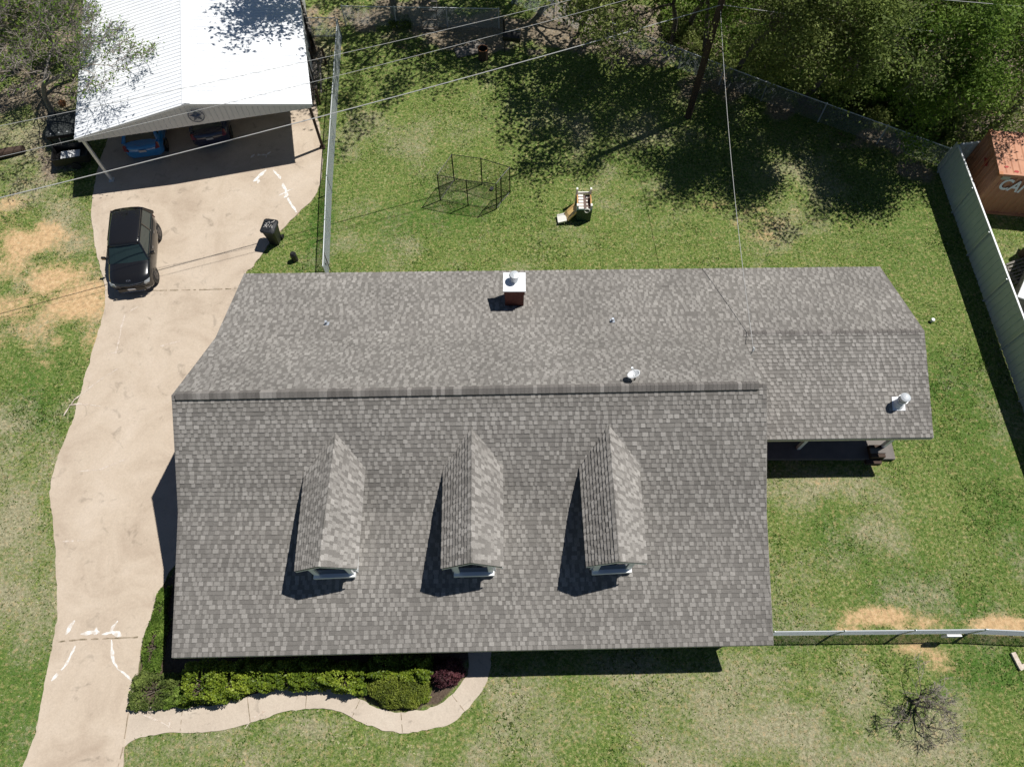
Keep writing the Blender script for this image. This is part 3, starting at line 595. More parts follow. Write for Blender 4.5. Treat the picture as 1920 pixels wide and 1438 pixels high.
# ------------------------------------------------------------------ cars
def text_mesh(name, txt, size, m, parent, loc, rot, ext=.004, bold=0.):
    cu = bpy.data.curves.new(name, 'FONT'); cu.body = txt; cu.size = size; cu.extrude = ext; cu.align_x = 'CENTER'; cu.align_y = 'CENTER'; cu.offset = bold
    t = bpy.data.objects.new(name, cu); COL.objects.link(t); dg = bpy.context.evaluated_depsgraph_get(); me = bpy.data.meshes.new_from_object(t.evaluated_get(dg)); bpy.data.objects.remove(t)
    o = bpy.data.objects.new(name, me); COL.objects.link(o); me.materials.clear(); me.materials.append(m)
    o.matrix_local = Matrix.Translation(loc) @ rot.to_4x4(); o.parent = parent; return o
def car(name, label, cat, loc, yaw, paint, hatch=False, logo=False, roofbox=0.):
    """front of the car at local -y"""
    root = thing(name, label, cat, (0,0,0)); g = MB()
    def ring(y, w, zb, zt, dy=0):
        pr = [(-.80,zb), (-.97,zb+.10), (-1.0,zb+.30*(zt-zb)), (-1.0,zb+.62*(zt-zb)), (-.965,zt-.10), (-.86,zt-.025), (-.5,zt+.012), (0,zt+.022)]
        pr = pr + [(-a, z) for a, z in reversed(pr[:-1])]; return [Vector((a*w, y + dy*abs(a)**3, z)) for a, z in pr]
    st = [(-2.03,.60,.36,.60,.12),(-2.00,.78,.26,.74,.16),(-1.9,.85,.22,.87,.12),(-1.6,.89,.20,.95,.06),(-1.2,.90,.20,1.00,0),(-.8,.90,.20,1.045,0),(0,.905,.20,1.0,0),(.9,.905,.20,1.01,0),(1.5,.895,.20,1.03,0),(1.85,.85,.24,1.04 if not hatch else 1.0,-.05),(1.99,.79,.30,.95,-.1),(2.03,.66,.36,.72,-.1)]
    g.loft([ring(y,w,a,c,d) for y,w,a,c,d in st]); body = g.build('body', paint, root, smooth=True)
    if hatch: G = dict(fb=-1.0, ft=-.15, rt=.95, rb=1.66, zr=1.46, wt=.60, wb=.80)
    else: G = dict(fb=-.86, ft=-.28, rt=1.72, rb=1.95, zr=1.60, wt=.655, wb=.83)
    zb = .98
    def gr(wx, y, z, c=0): return [Vector((x*wx, y - c*(1-x*x), z)) for x in (-1,-.6,0,.6,1)]
    gl = MB(); fbv, ftv, rtv, rbv = gr(G['wb'], G['fb'], zb+.03, .14), gr(G['wt'], G['ft'], G['zr']-.045, .06), gr(G['wt'], G['rt'], G['zr']-.05, -.03), gr(G['wb'], G['rb'], zb, -.03)
    gl.add(fbv+ftv+rtv+rbv, [(i,i+1,i+6,i+5) for i in range(4)] + [(i+5,i+6,i+11,i+10) for i in range(4)] + [(i+10,i+11,i+16,i+15) for i in range(4)] + [(0,5,10,15),(4,19,14,9)])
    gl.build('window_glass', M['carglass'], root)
    rp = MB(); ys = [G['ft']-.05, G['ft']+.12, (G['ft']+G['rt'])/2, G['rt']-.15, G['rt']+.1]; ww = [G['wt']*.98, G['wt']+.03, G['wt']+.04, G['wt']+.03, G['wt']-.02]; zz = [G['zr']-.03, G['zr']+.0, G['zr']+.02, G['zr']+.005, G['zr']-.04]
    rp.loft([[Vector((x*w_, y - (.06*(1-x*x) if i == 0 else 0) + (.04*(1-x*x) if i == 4 else 0), z + .025*(1-x*x) - (.03 if abs(x) == 1 else 0))) for x in (-1,-.8,-.3,.3,.8,1)] + [Vector((x*w_, y, z-.06)) for x in (1,.3,-.3,-1)] for i, (y, w_, z) in enumerate(zip(ys, ww, zz))])
    rp.build('roof', paint, root, smooth=True)
    pl = MB()
    for s in (-1, 1):
        A = (s*G['wb'], G['fb']+.02, zb), (s*G['wt'], G['ft'], G['zr']-.03); pl.tube(A, [.045,.035], 6)
        pl.tube([(s*G['wt'], G['rt'], G['zr']-.04), (s*G['wb'], G['rb'], zb)], [.06,.10], 6); m_ = (G['ft']+G['rt'])/2+.1
        pl.tube([(s*(G['wt']+.005), m_, G['zr']-.03), (s*(G['wb']+.005), m_+.02, zb)], .035, 6); pl.tube([(s*(G['wb']+.01), G['fb']+.15, zb+.03), (s*(G['wb']+.01), G['rb']-.05, zb+.03)], .022, 6)
        if not hatch: pl.tube([(s*(G['wt']-.01), G['ft']+.25, G['zr']+.055), (s*(G['wt']-.01), G['rt']-.15, G['zr']+.055)], .018, 6)
    pl.build('pillar', paint, root)
    for s in (-1, 1):
        for y in (-1.25, 1.30):
            b = MB(); b.tube([(s*.70, y, .33), (s*.90, y, .33)], .335, 22); wv = b.build('wheel', M['rubber'], root)
            b = MB(); b.tube([(s*.905, y, .33), (s*.91, y, .33)], .215, 20)
            for k in range(5): a = k*2*math.pi/5; b.box((s*.915, y+.11*math.cos(a), .33+.11*math.sin(a)), (.012,.05,.19), Matrix.Rotation(a-math.pi/2, 3, 'X'))
            b.build('rim', M['rim'], wv)
            b = MB(); b.tube([(s*.86, y-.0, .36), (s*.893, y, .36)], .40, 24); b.build('wheel_arch', M['black'], root)
        b = MB(); b.tube([(s*.86, G['fb']+.32, 1.02), (s*1.0, G['fb']+.30, 1.06)], .02, 6); b.box((s*1.04, G['fb']+.30, 1.09), (.17,.10,.13), Matrix.Rotation(s*.2, 3, 'Z')); b.build('side_mirror', paint, root)
        b = MB(); b.prism([(s*.56,-1.985,.66),(s*.80,-1.86,.70),(s*.845,-1.70,.80),(s*.62,-1.90,.80)], (s*.015,-.035,.02)); b.build('headlight', M['lens'], root)
        b = MB()
        if hatch: b.prism([(s*.60,2.00,.80),(s*.80,1.93,.80),(s*.80,1.84,1.04),(s*.70,1.80,1.04)], (s*.02,.04,.01))
        else: b.prism([(s*.62,2.0,.62),(s*.80,1.93,.62),(s*.84,1.80,1.0),(s*.72,1.93,1.0)], (s*.025,.035,.01))
        b.build('tail_light', M['red'], root)
        for y in (-.05, .85): b = MB(); b.box((s*.915, y, .86), (.02,.15,.03)); b.build('door_handle', M['chrome'], root)
    b = MB(); b.box((0,-2.055,.50), (1.15,.04,.20)); b.box((0,-2.02,.72), (1.3,.05,.04)); b.build('grille', M['black'], root)
    b = MB(); b.tube([(-.72,-1.93,.40),(-.45,-2.06,.36),(.45,-2.06,.36),(.72,-1.93,.40)], .016, 6); b.tube([(-.66,-1.93,.79),(0,-2.02,.765),(.66,-1.93,.79)], .010, 6); b.build('bumper_trim', M['chrome'], root)
    b = MB(); b.box((0,-2.085,.52), (.32,.015,.16), Matrix.Rotation(.25, 3, 'X')); b.build('licence_plate', M['plate'], root)
    b = MB(); b.box((0,2.05,.78), (.32,.015,.16), Matrix.Rotation(-.3, 3, 'X')); b.build('licence_plate', M['plate'], root)
    b = MB(); b.tube([(-.01,2.0 if hatch else 1.97,1.06),(.22,1.93 if hatch else 1.9,1.13)], .008, 4); b.build('rear_wiper', M['black'], root)
    if not hatch:
        b = MB(); b.box((.05, 1.45, 1.66), (.03,.12,.05)); b.build('aerial', M['blackmetal'], root)
    if logo: text_mesh('hood_emblem', 'KIA', .13, M['chrome'], root, Vector((0,-1.86,.90)), Matrix.Rotation(.25, 3, 'X'), .004)
    root.location = loc; root.rotation_euler = (0, 0, yaw); return root
def yawed(dx, dy): return math.atan2(dx, -dy)
car('parked_car', 'black compact SUV parked on the driveway facing the camera, nearest the lawn', 'car', (-16.70, 19.17, .03), math.radians(8.6), M['blackpaint'], False, True).scale = (1, .92, 1)
p = cl(-3.2, 2.95, .03); car('parked_car', 'bright blue hatchback parked tail out under the carport', 'car', p, math.pi+CY-.02, M['bluepaint'], True)
p = cl(-.15, 3.1, .03); car('parked_car', 'dark navy hatchback in the shade of the carport, right of the blue car', 'car', p, math.pi+CY+.02, M['navypaint'], True)

# ------------------------------------------------------------------ chain link fences
def chainlink(name, label, pts, h=1.15, post_every=3., ps=.06, wr=.0042, gaps=(), dark=False):
    root = thing(name, label, 'fence', (pts[0][0], pts[0][1], 0)); mesh_b, rail = MB(), MB(); wm = 'galvwire'
    for (x0, y0), (x1, y1) in zip(pts, pts[1:]):
        a, c = Vector((x0, y0, 0)), Vector((x1, y1, 0)); L_ = (c-a).length; d = (c-a)/L_; U = Vector((0,0,1))
        def tri(p, q, r):
            n = (q-p).cross(d.cross(U)).normalized()*r; s = d.cross(U)*r; mesh_b.add([p+n, p-n*.5+s, p-n*.5-s, q+n, q-n*.5+s, q-n*.5-s], [(0,1,4,3),(1,2,5,4),(2,0,3,5)])
        x = -h
        while x < L_:
            u0, u1 = max(x, 0), min(x+h, L_)
            if u1 > u0: tri(a+d*u0+U*(u0-x+.03), a+d*u1+U*(u1-x+.03), wr)
            if u1 > u0: tri(a+d*u0+U*(h-(u0-x)+.03), a+d*u1+U*(h-(u1-x)+.03), wr)
            x += ps*1.414
        rail.tube([a+U*(h+.03), c+U*(h+.03)], .022, 8)
        n = max(1, round(L_/post_every))
        for i in range(n+1):
            q = a.lerp(c, i/n); pb = MB(); pb.cyl(q-U*.02, h+.09, .03, n=10); pb.tube([q+U*(h+.07), q+U*(h+.11)], [.036,.012], 10); pb.build('fence_post', M['galv'], root)
    mesh_b.build('wire_mesh', M[wm], root); rail.build('top_rail', M['galv'], root); return root
def P2(px, py, z=0): q = at(px, py, z); return (q.x, q.y)
ZF_ = 1.18
chainlink('chain_link_fence', 'galvanised chain link fence between the driveway and back yard, running up to the house', [P2(632,36,ZF_), P2(612,330,ZF_), P2(605,500,ZF_)], post_every=3.1)
chainlink('chain_link_fence', 'chain link fence along the woods behind the shaded back of the yard', [P2(1783,279,ZF_), P2(1440,155,ZF_), P2(1280,94,ZF_), P2(1040,2,ZF_), P2(960,-30,ZF_)], post_every=3.)
chainlink('chain_link_fence', 'chain link fence running right from the front corner of the house past a sign', [P2(1452,1184,ZF_), P2(1848,1180,ZF_)], post_every=2.6)
chainlink('chain_link_fence', 'last piece of front chain link fence cut off by the right edge of the photo', [P2(1850,1180,ZF_), P2(1990,1186,ZF_)], post_every=3.)
chainlink('chain_link_fence', 'short chain link fence joining the tall yard fence to the carport side', [P2(572,34,ZF_), P2(628,34,ZF_)], post_every=2.)
chainlink('chain_link_fence', 'chain link fence in deep shade at the top behind the ladder', [P2(640,12,ZF_), P2(935,17,ZF_)], post_every=3.)
# gate brace by the house
g0 = at(604,466,1.2); gb = MB(); gb.tube([at(605,468,1.2), at(620,508,.1)], .02, 6); gb.tube([at(611,493,.8), at(611,512,.1)], .02, 6); tag(gb.build('gate_brace', M['darkwood']), 'dark diagonal brace leaning on the chain link fence beside the back eave', 'brace')
# little sign on the front fence
sp = at(1782,1189,.75); sg = thing('fence_sign', 'small grey framed box sign hung on the front chain link fence', 'sign', (sp.x, sp.y, 0))
b = MB(); b.box((sp.x, sp.y-.04, .78), (.50,.05,.40)); b.build('sign_panel', M['plate'], sg)
b = MB(); 
for dx, dz_, sx, sz in ((0,.19,.5,.05),(0,-.19,.5,.05),(-.23,0,.05,.4),(.23,0,.05,.4),(.02,0,.05,.4)): b.box((sp.x+dx, sp.y-.08, .78+dz_), (sx,.03,sz))
b.build('sign_frame', M['trim'], sg)

# ------------------------------------------------------------------ tall ribbed metal fence on the right, and what stands behind it
def metalfence(name, label, a, c, h=1.8, m='fencemetal'):
    root = thing(name, label, 'fence', (a[0], a[1], 0)); a, c = Vector((*a, 0)), Vector((*c, 0)); L_ = (c-a).length; d = (c-a)/L_; s = Vector((-d.y, d.x, 0)); b = MB(); x = 0; U = Vector((0,0,h))
    while x < L_:
        q = [(x, 0), (x+.24, 0), (x+.26, -.03), (x+.30, -.03), (x+.32, 0)]; V_ = [a + d*u + s*v for u, v in q]
        b.add(V_ + [v+U for v in V_] + [v + s*.004 for v in V_] + [v+U+s*.004 for v in V_], [(i, i+1, i+6, i+5) for i in range(4)] + [(i+15, i+16, i+11, i+10) for i in range(4)]); x += .32
    b.build('fence_panel', M[m], root)
    b = MB(); R = Matrix.Rotation(math.atan2(d.y, d.x), 3, 'Z'); b.box((a+c)/2 + Vector((0,0,h+.01)), (L_, .07, .05), R); b.build('top_cap', M['white'], root)
    for k in range(int(L_/2.4)+1):
        b = MB(); b.box(a + d*min(k*2.4+.05, L_-.05) + s*.06 + Vector((0,0,h/2)), (.06,.06,h-.02), R); b.build('fence_post', M['galv'], root)
    return root
metalfence('metal_fence', 'tall grey green ribbed metal fence along the right side of the lawn', (21.02, 5.0), (20.45, 24.30), 1.75)
metalfence('metal_fence', 'short grey metal fence section at the back behind the orange container', (20.62, 24.36), (24.5, 24.9), 1.75)
# shipping container
q0, q1 = at(1877,325,2.6), at(1862,259,2.6); axw = (q1-q0).normalized(); W_ = 2.44; axl = Vector((axw.y, -axw.x, 0)); LC = 6.06
ct_ = thing('shipping_container', 'rusty orange shipping container with white letters behind the metal fence', 'shipping container', (q0.x, q0.y, 0))
def cc(l, w_, z): q = Vector((q0.x, q0.y, 0)) + axl*l + axw*w_; return Vector((q.x, q.y, z))
def corr(b, o, du, L_, h0, h1, out, per=.28, dep=.04, flat=False):
    x = 0
    while x < L_-.01:
        P_ = [(x,0),(min(x+.11,L_),0),(min(x+.14,L_),-dep),(min(x+.25,L_),-dep),(min(x+per,L_),0)]
        if flat: V_ = [o + du*u + out*v for u, v in P_]; V2 = [p + h1 for p in V_]
        else: V_ = [o + du*u + out*v + Vector((0,0,h0)) for u, v in P_]; V2 = [p + Vector((0,0,h1-h0)) for p in V_]
        b.add(V_+V2, [(i,i+1,i+6,i+5) for i in range(4)]); x += per
b = MB(); corr(b, cc(0,-0,0), axl, LC, .12, 2.5, -axw); corr(b, cc(0,W_,0), axl, LC, .12, 2.5, axw); corr(b, cc(0,0,0), axw, W_, .12, 2.5, -axl, dep=.03); corr(b, cc(LC,0,0), axw, W_, .12, 2.5, axl)
b.build('side_panel', M['orange'], ct_)
b = MB(); corr(b, cc(0,.03,2.585), axl, LC, 0, axw*(W_-.06), Vector((0,0,1)), .30, .02, True); b.build('roof', M['orange'], ct_)
b = MB(); R = Matrix.Rotation(math.atan2(axl.y, axl.x), 3, 'Z')
for w_ in (0, W_):
    for z in (.06, 2.54): b.box(cc(LC/2, w_, z), (LC+.02, .10, .12), R)
for l in (0, LC):
    for w_ in (0, W_): b.box(cc(l, w_, 1.3), (.13,.13,2.62), R)
    for z in (.065, 2.535): b.box(cc(l, W_/2, z), (.10, W_-.1, .12), R)
b.build('frame', M['orange'], ct_)
for l in (.0, LC):
    for w_ in (0, W_): b = MB(); b.box(cc(l, w_, 2.56), (.17,.17,.125), R); b.build('corner_casting', M['orangerust'], ct_)
RT = Matrix.Rotation(math.atan2(axl.y, axl.x), 3, 'Z') @ Matrix.Rotation(math.pi/2, 3, 'X') @ Matrix(((.72,.16,0),(0,1,0),(0,0,1)))
lw = mat('letter_white', (.75,.76,.76), .6)
p = cc(.86, -.055, 1.92); text_mesh('lettering', 'CAI', .9, lw, ct_, p - Vector((q0.x, q0.y, 0)), RT, .004, .02)
b = MB(); b.box(cc(.32, -.056, 2.38), (.36,.01,.2), R); b.build('logo_square', mat('faded_mark', (.42,.40,.30), .7), ct_)
b = MB(); 
for l, w_, r in ((.12,.35,.06),(.5,.12,.07),(.9,.16,.05),(1.5,.14,.08),(2.0,.2,.06)):
    c_ = cc(l+.2, w_+.05, 2.592); b.add([c_ + axl*(r*1.7*math.cos(k)) + axw*(r*math.sin(k*1.0)) for k in (0,1,2,3,4,5)], [(0,1,2,3,4,5)])
b.build('red_paint_mark', M['rust'], ct_)
b = MB(); c_ = cc(-.035, 1.25, 1.9)
b.prism([c_+axw*a+Vector((0,0,z)) for a, z in ((-.25,0),(-.1,-.12),(0,-.35),(.1,-.1),(.32,-.02),(.12,.1),(.08,.35),(-.08,.12))], -axl*.004); b.build('red_paint_mark', M['rust'], ct_)
b = MB(); 
for w_ in (.7, 1.2, 1.28, 1.75): b.tube([cc(-.05, w_, .15), cc(-.05, w_, 2.5)], .018, 6)
b.build('lock_rod', M['orangerust'], ct_)
# neighbour's shed corner, trailer slats, stump
sh = thing('shed', 'grey metal shed roof cut off by the right edge beyond the fence', 'shed', (24.2, 16.4, 0)); b = MB()
e0, e1 = at(1907,556,1.25), at(1926,512,1.25); dd = (e1-e0).normalized(); sn = Vector((dd.y, -dd.x, 0))
b.slab([e0, e1+dd*3, e1+dd*3+sn*4+Vector((0,0,.7)), e0+sn*4+Vector((0,0,.7))], .05)
for k in range(14): q = e0+sn*(.02+k*.3)+Vector((0,0,.005+k*.3*.175)); b.tube([q, q+dd*((e1-e0).length+3)], .018, 4)
b.build('roof_panel', M['siding_metal'], sh)
b = MB(); i0 = e0+dd*.2+sn*.2; i0.z = 0; b.prism([i0, i0+dd*((e1-e0).length+2.5), i0+dd*((e1-e0).length+2.5)+sn*3.4, i0+sn*3.4], (0,0,1.15)); b.build('wall', M['oldwood'], sh)
tr = thing('slatted_pallet', 'weathered slatted pallet lying beside the neighbour shed', 'pallet', at(1900,520)); b = MB(); q = at(1912,508)
for k in range(7): b.box((q.x+.1*0, q.y-.55+.17*k, .13), (1.3,.09,.025), Matrix.Rotation(.35, 3, 'Z'))
for k in (-.5,0,.5): b.box((q.x+k, q.y-.05+k*.3, .06), (.08,1.2,.1), Matrix.Rotation(.35, 3, 'Z'))
b.build('slat', M['oldwood'], tr)
q = at(1918,478); b = MB(); b.tube([q, q+Vector((0,0,.6)), q+Vector((.02,.02,1.2))], [.22,.19,.16], 14); tag(b.build('tree_stump', M['darkwood'], origin=q), 'short dark brown stump on the neighbour lawn at the right edge', 'stump')

# ------------------------------------------------------------------ dog pen
pb_ = [(-3.36,22.57),(-2.05,22.26),(-.72,22.05),(-.5,22.45),(-.1,23.01),(-1.42,23.53),(-2.75,23.75)]
pen = thing('dog_pen', 'open black wire dog pen standing on the back lawn', 'dog pen', (-1.7, 22.9, 0)); HP = 1.72
for i in range(7):
    a, c = Vector((*pb_[i], .02)), Vector((*pb_[(i+1) % 7], .02)); d = c-a; L_ = d.length; d /= L_; b = MB(); U = Vector((0,0,1))
    b.tube([a+U*HP, c+U*HP], .016, 6); b.tube([a+U*.04, c+U*.04], .014, 6)
    k = .06
    while k < L_: b.tube([a+d*k+U*.04, a+d*k+U*HP], .0036, 3, False); k += .06
    k = .10
    while k < HP: b.tube([a+U*k, c+U*k], .0036, 3, False); k += .10
    b.build('wire_panel', M['blackmetal'], pen)
    b = MB(); b.tube([a, a+U*(HP+.03)], .028, 8); b.build('post', M['blackmetal'], pen)
b = MB(); q = at(922,355,.03); b.cyl((q.x, q.y, .03), .06, .085, .095, 16); tag(b.build('dog_bowl', M['rim']), 'small metal bowl on the grass inside the wire dog pen', 'bowl')

# ------------------------------------------------------------------ toddler slide
ps_ = thing('toddler_slide', 'plastic toddler climber with a yellow and cream slide on the back lawn', 'play slide', (3.2, 21.7, 0))
X0, X1, Y0, Y1, ZD = 2.95, 3.62, 21.38, 22.35, .72
b = MB(); b.box(((X0+X1)/2, Y0, .42), (X1-X0, .06, .84)); b.box((X0+.03, (Y0+Y1)/2, .30), (.05, Y1-Y0, .6)); b.box((X1-.03, (Y0+Y1)/2, .36), (.05, Y1-Y0, .72)); b.build('base_panel', M['greenp'], ps_)
b = MB(); b.box(((X0+X1)/2, (Y0+Y1)/2, ZD-.03), (X1-X0-.08, Y1-Y0-.05, .05)); b.build('deck', M['brownp'], ps_)
b = MB()
for k in range(5): b.box((X0+.20, Y0+.16+.18*k, ZD+.005), (.22,.13,.02))
for k in range(4): b.cyl((X1-.20, Y0+.16+.2*k, ZD-.01), .035, .04, n=12)
b.build('tread', M['creamp'], ps_)
for xx in (X0+.03, X1-.03): b = MB(); b.prism([(xx-.02,Y0+.25,ZD),(xx-.02,Y1-.2,ZD),(xx-.02,Y1-.2,ZD+.18),(xx-.02,Y0+.6,ZD+.24),(xx-.02,Y0+.25,ZD+.14)], (.035,0,0)); b.build('side_rail', M['orangep'], ps_)
for xx in (X0+.02, X1-.02):
    b = MB(); b.prism([(xx-.04,Y1-.12,0),(xx-.04,Y1+.08,0),(xx-.04,Y1+.02,1.15),(xx-.04,Y1-.10,1.15)], (.08,0,0)); b.build('end_post', M['creamp'], ps_)
    b = MB(); b.prism([(xx-.04,Y0,.55),(xx-.04,Y0+.22,.6),(xx-.04,Y0+.2,1.0),(xx-.04,Y0+.06,1.0)], (.08,0,0)); b.build('front_post', M['creamp'], ps_)
b = MB(); b.box(((X0+X1)/2, Y1, .80), (X1-X0-.1, .04, .12)); b.build('end_bar', M['creamp'], ps_)
b = MB(); b.tube([(X1-.22+.12*math.cos(a), Y0-.06, .80+.12*math.sin(a)) for a in (2*math.pi*k/20 for k in range(21))], .025, 6); b.build('porthole_ring', M['creamp'], ps_)
b = MB(); sp_ = [Vector((X0, 21.62, .66)), Vector((X0-.35, 21.46, .36)), Vector((X0-.45, 21.42, .22)), Vector((X0-.85, 21.38, .12))]
def chute(b, P_, wd, hs):
    R_ = []
    for i, p in enumerate(P_):
        d = (P_[min(i+1, len(P_)-1)]-P_[max(i-1, 0)]); s = Vector((-d.y, d.x, 0)).normalized()*wd/2; U = Vector((0,0,hs)); t = Vector((0,0,-.03)); R_.append([p-s*1.15+U, p-s*.85+U*.3, p-s*.8, p+s*.8, p+s*.85+U*.3, p+s*1.15+U, p+s*1.2+t, p-s*1.2+t])
    b.loft(R_)
chute(b, sp_[:3], .38, .09); b.build('slide_chute', M['yellowp'], ps_)
b = MB(); chute(b, [sp_[2], sp_[3]], .40, .05); b.build('slide_end', M['creamp'], ps_)

# ------------------------------------------------------------------ bins
def bin_at(loc, yaw):
    r = thing('wheelie_bin', 'black wheeled rubbish bin with white streaks on its lid at the edge of the driveway', 'rubbish bin', (0,0,0)); b = MB()
    def rr(w_, d, z, yo=0): return [Vector((x*w_, y*d+yo, z)) for x, y in ((-1,-.8),(-.8,-1),(.8,-1),(1,-.8),(1,.8),(.8,1),(-.8,1),(-1,.8))]
    b.loft([rr(.22,.24,.04), rr(.24,.26,.4), rr(.29,.33,1.0), rr(.32,.36,1.0), rr(.32,.36,1.05)]); b.build('body', M['bin'], r)
    b = MB(); b.loft([rr(.33,.38,1.05), rr(.335,.385,1.08), rr(.30,.35,1.12), rr(.18,.2,1.15)]); b.tube([(-.2,.40,1.04),(.2,.40,1.04)], .02, 6); ld = b.build('lid', M['bin'], r)
    b = MB(); rnd = random.Random(4)
    for k in range(9):
        x, y = rnd.uniform(-.2,.2), rnd.uniform(-.1,.3); q = [Vector((x, y, 1.152)), Vector((x+rnd.uniform(-.08,.08), y+.06, 1.152)), Vector((x+rnd.uniform(-.12,.12), y-.08, 1.150))]; b.tube(q, .008, 4)
    b.build('white_streak', M['sealant'], ld)
    for s in (-1, 1): b = MB(); b.tube([(s*.24,.22,.11),(s*.30,.22,.11)], .11, 16); b.build('wheel', M['rubber'], r)
    r.location = loc; r.rotation_euler = (0,0,yaw)
bin_at((at(516,450).x+.05, at(516,452).y, .0), math.radians(-10))
q = at(554,488); cn = thing('utility_canister', 'small black upright canister standing on the grass beside the bin', 'canister', q)
b = MB(); b.tube([q, q+Vector((0,0,.45)), q+Vector((0,0,.5))], [.14,.14,.11], 14); b.build('body', M['bin'], cn); b = MB(); b.tube([q+Vector((0,0,.5)), q+Vector((0,0,.56))], [.12,.08], 14); b.build('lid', M['black'], cn)
q = at(1746,603); b = MB(); b.cyl(q, .14, .05, n=12); b.cyl(q+Vector((0,0,.14)), .05, .09, .07, 12); tag(b.build('cleanout_cap', M['white'], origin=q), 'small white pipe cap standing in the grass right of the house', 'pipe cap')
q = at(1905,1238); b = MB(); b.box(q+Vector((0,0,.04)), (.16,.55,.1), Matrix.Rotation(.25,3,'Z')); b.box(q+Vector((.16,-.2,.045)), (.35,.16,.1), Matrix.Rotation(.35,3,'Z')); tag(b.build('stone_edging', M['oldseal'], origin=q), 'pale broken L shaped edging stone in the grass at the right edge', 'edging stone')
rk = random.Random(9)
for i, (x, y, lb_) in enumerate(((1804,394,'small pale rock at the foot of the metal fence, nearest the container'), (1819,480,'tiny pale rock in the metal fence shadow, lower one'), (1798,372,'grey rock in the shade by the metal fence, farthest back'))):
    q = at(x, y); b = MB(); r_ = (.16,.09,.13)[i]; b.loft([[q + Vector((math.cos(a)*r_*k*(1+.3*rk.random()), math.sin(a)*r_*k*(1+.3*rk.random()), z)) for a in (2*math.pi*j/8 for j in range(8))] for k, z in ((1,0),(.95,r_*.4),(.5,r_*.8))])
    tag(b.build('rock', M['oldseal'], origin=q), lb_, 'rock', 'rocks by the metal fence')
# ------------------------------------------------------------------ left of the carport: trailer with lid box and black cart
q = at(118,232,.7); t1 = thing('black_trailer', 'black flat topped utility trailer with a rusty pot on it, left of the carport', 'trailer', (q.x, q.y, 0)); b = MB()
Rz = Matrix.Rotation(CY, 3, 'Z'); b.box((q.x+.1, q.y, .72), (1.7,1.55,.06), Rz); b.build('deck', mat('trailer_deck', (.035,.04,.04), .55), t1)
b = MB()
for sx in (-.75,.75):
    for sy in (-.7,.7): lg = MB(); lg.box(Vector((q.x+.1, q.y, .345)) + Rz @ Vector((sx, sy, 0)), (.06,.06,.69), Rz); lg.build('leg', M['blackmetal'], t1)
b.box(Vector((q.x+.1,q.y,.62)) + Rz @ Vector((0,-.75,0)), (1.7,.05,.12), Rz); b.tube([Vector((q.x+.1,q.y,.6))+Rz@Vector((-.3,-.75,0)), Vector((q.x+.1,q.y,.3))+Rz@Vector((-.1,-1.6,0))], .03, 6); b.build('under_frame', M['blackmetal'], t1)
b = MB(); 
for k in range(4): b.cyl(Vector((q.x+.1,q.y,.75))+Rz@Vector((-.6+.38*k,-.62,0)), .02, .03, n=8)
b.build('bolt', M['galv'], t1)
p = at(118,196,.8); b = MB(); b.tube([Vector((p.x,p.y,.75)), Vector((p.x,p.y,.92)), Vector((p.x,p.y,1.02))], [.14,.18,.06], 14); tag(b.build('clay_pot', M['orangerust']), 'small rusty orange pot on the black trailer deck', 'pot')
q = at(135,290,.45); t2 = thing('garden_cart', 'black open cart with a pale panel inside, beside the left carport post', 'cart', (q.x, q.y, 0)); b = MB()
for (x, y, sx, sy) in ((0,-.45,1.6,.05),(0,.45,1.6,.05),(-.8,0,.05,.9),(.8,0,.05,.9)): b.box(Vector((q.x,q.y,.5))+Rz@Vector((x,y,0)), (sx,sy,.4), Rz)
b.box((q.x,q.y,.32), (1.6,.9,.04), Rz); b.build('tub', M['blackmetal'], t2)
b = MB(); b.box(Vector((q.x,q.y,.40))+Rz@Vector((-.1,0,0)), (.85,.6,.05), Rz@Matrix.Rotation(.06,3,'Y')); b.build('pale_panel', M['white'], t2)
for s in (-1,1): b = MB(); b.tube([Vector((q.x,q.y,.2))+Rz@Vector((.1,s*.48,0)), Vector((q.x,q.y,.2))+Rz@Vector((.1,s*.55,0))], .2, 14); b.build('wheel', M['rubber'], t2)
# wood stack / rack right of the carport
q = at(588,140,.6); wk = thing('wood_rack', 'weathered timber rack of boards and rails between the carport and the fence', 'timber rack', (q.x,q.y,0)); b = MB(); rk = random.Random(3)
for k in range(9): y = q.y-1.3+.33*k; b.tube([(q.x-.35+rk.uniform(-.05,.05), y, .1), (q.x+.25+rk.uniform(-.1,.1), y+rk.uniform(-.1,.1), .75)], .03, 4)
for k in range(7): x = q.x-.35+.12*k; b.box((x, q.y, .3+.06*k), (.06, 2.9-rk.random()*.8, .04), Matrix.Rotation(rk.uniform(-.06,.14), 3, 'Z'))
b.build('board', M['oldwood'], wk)
for sx, sy in ((-.3,-1.4),(.35,-1.4),(-.3,1.4),(.35,1.4)): b = MB(); b.box((q.x+sx, q.y+sy, .5), (.09,.09,1.), None); b.build('frame_post', M['darkwood'], wk)
q0_, q1_ = at(563,0,1.3), at(583,62,1.3); b = MB(); d = (q0_-q1_).normalized(); L_ = (q0_-q1_).length+2; Rb = Matrix.Rotation(math.atan2(d.y,d.x),3,'Z'); wr = thing('wood_fence', 'grey weathered timber fence along the right side of the carport', 'fence', (q1_.x,q1_.y,0))
for k in range(int(L_/.15)): b.box(Vector((q1_.x,q1_.y,.65))+Vector((d.x,d.y,0))*(.15*k), (.14,.02,1.3), Rb)
b.build('board', M['oldwood'], wr); b = MB(); b.box(Vector((q1_.x,q1_.y,1.31))+Vector((d.x,d.y,0))*(L_/2), (L_,.14,.03), Rb); b.build('top_rail', M['oldwood'], wr)
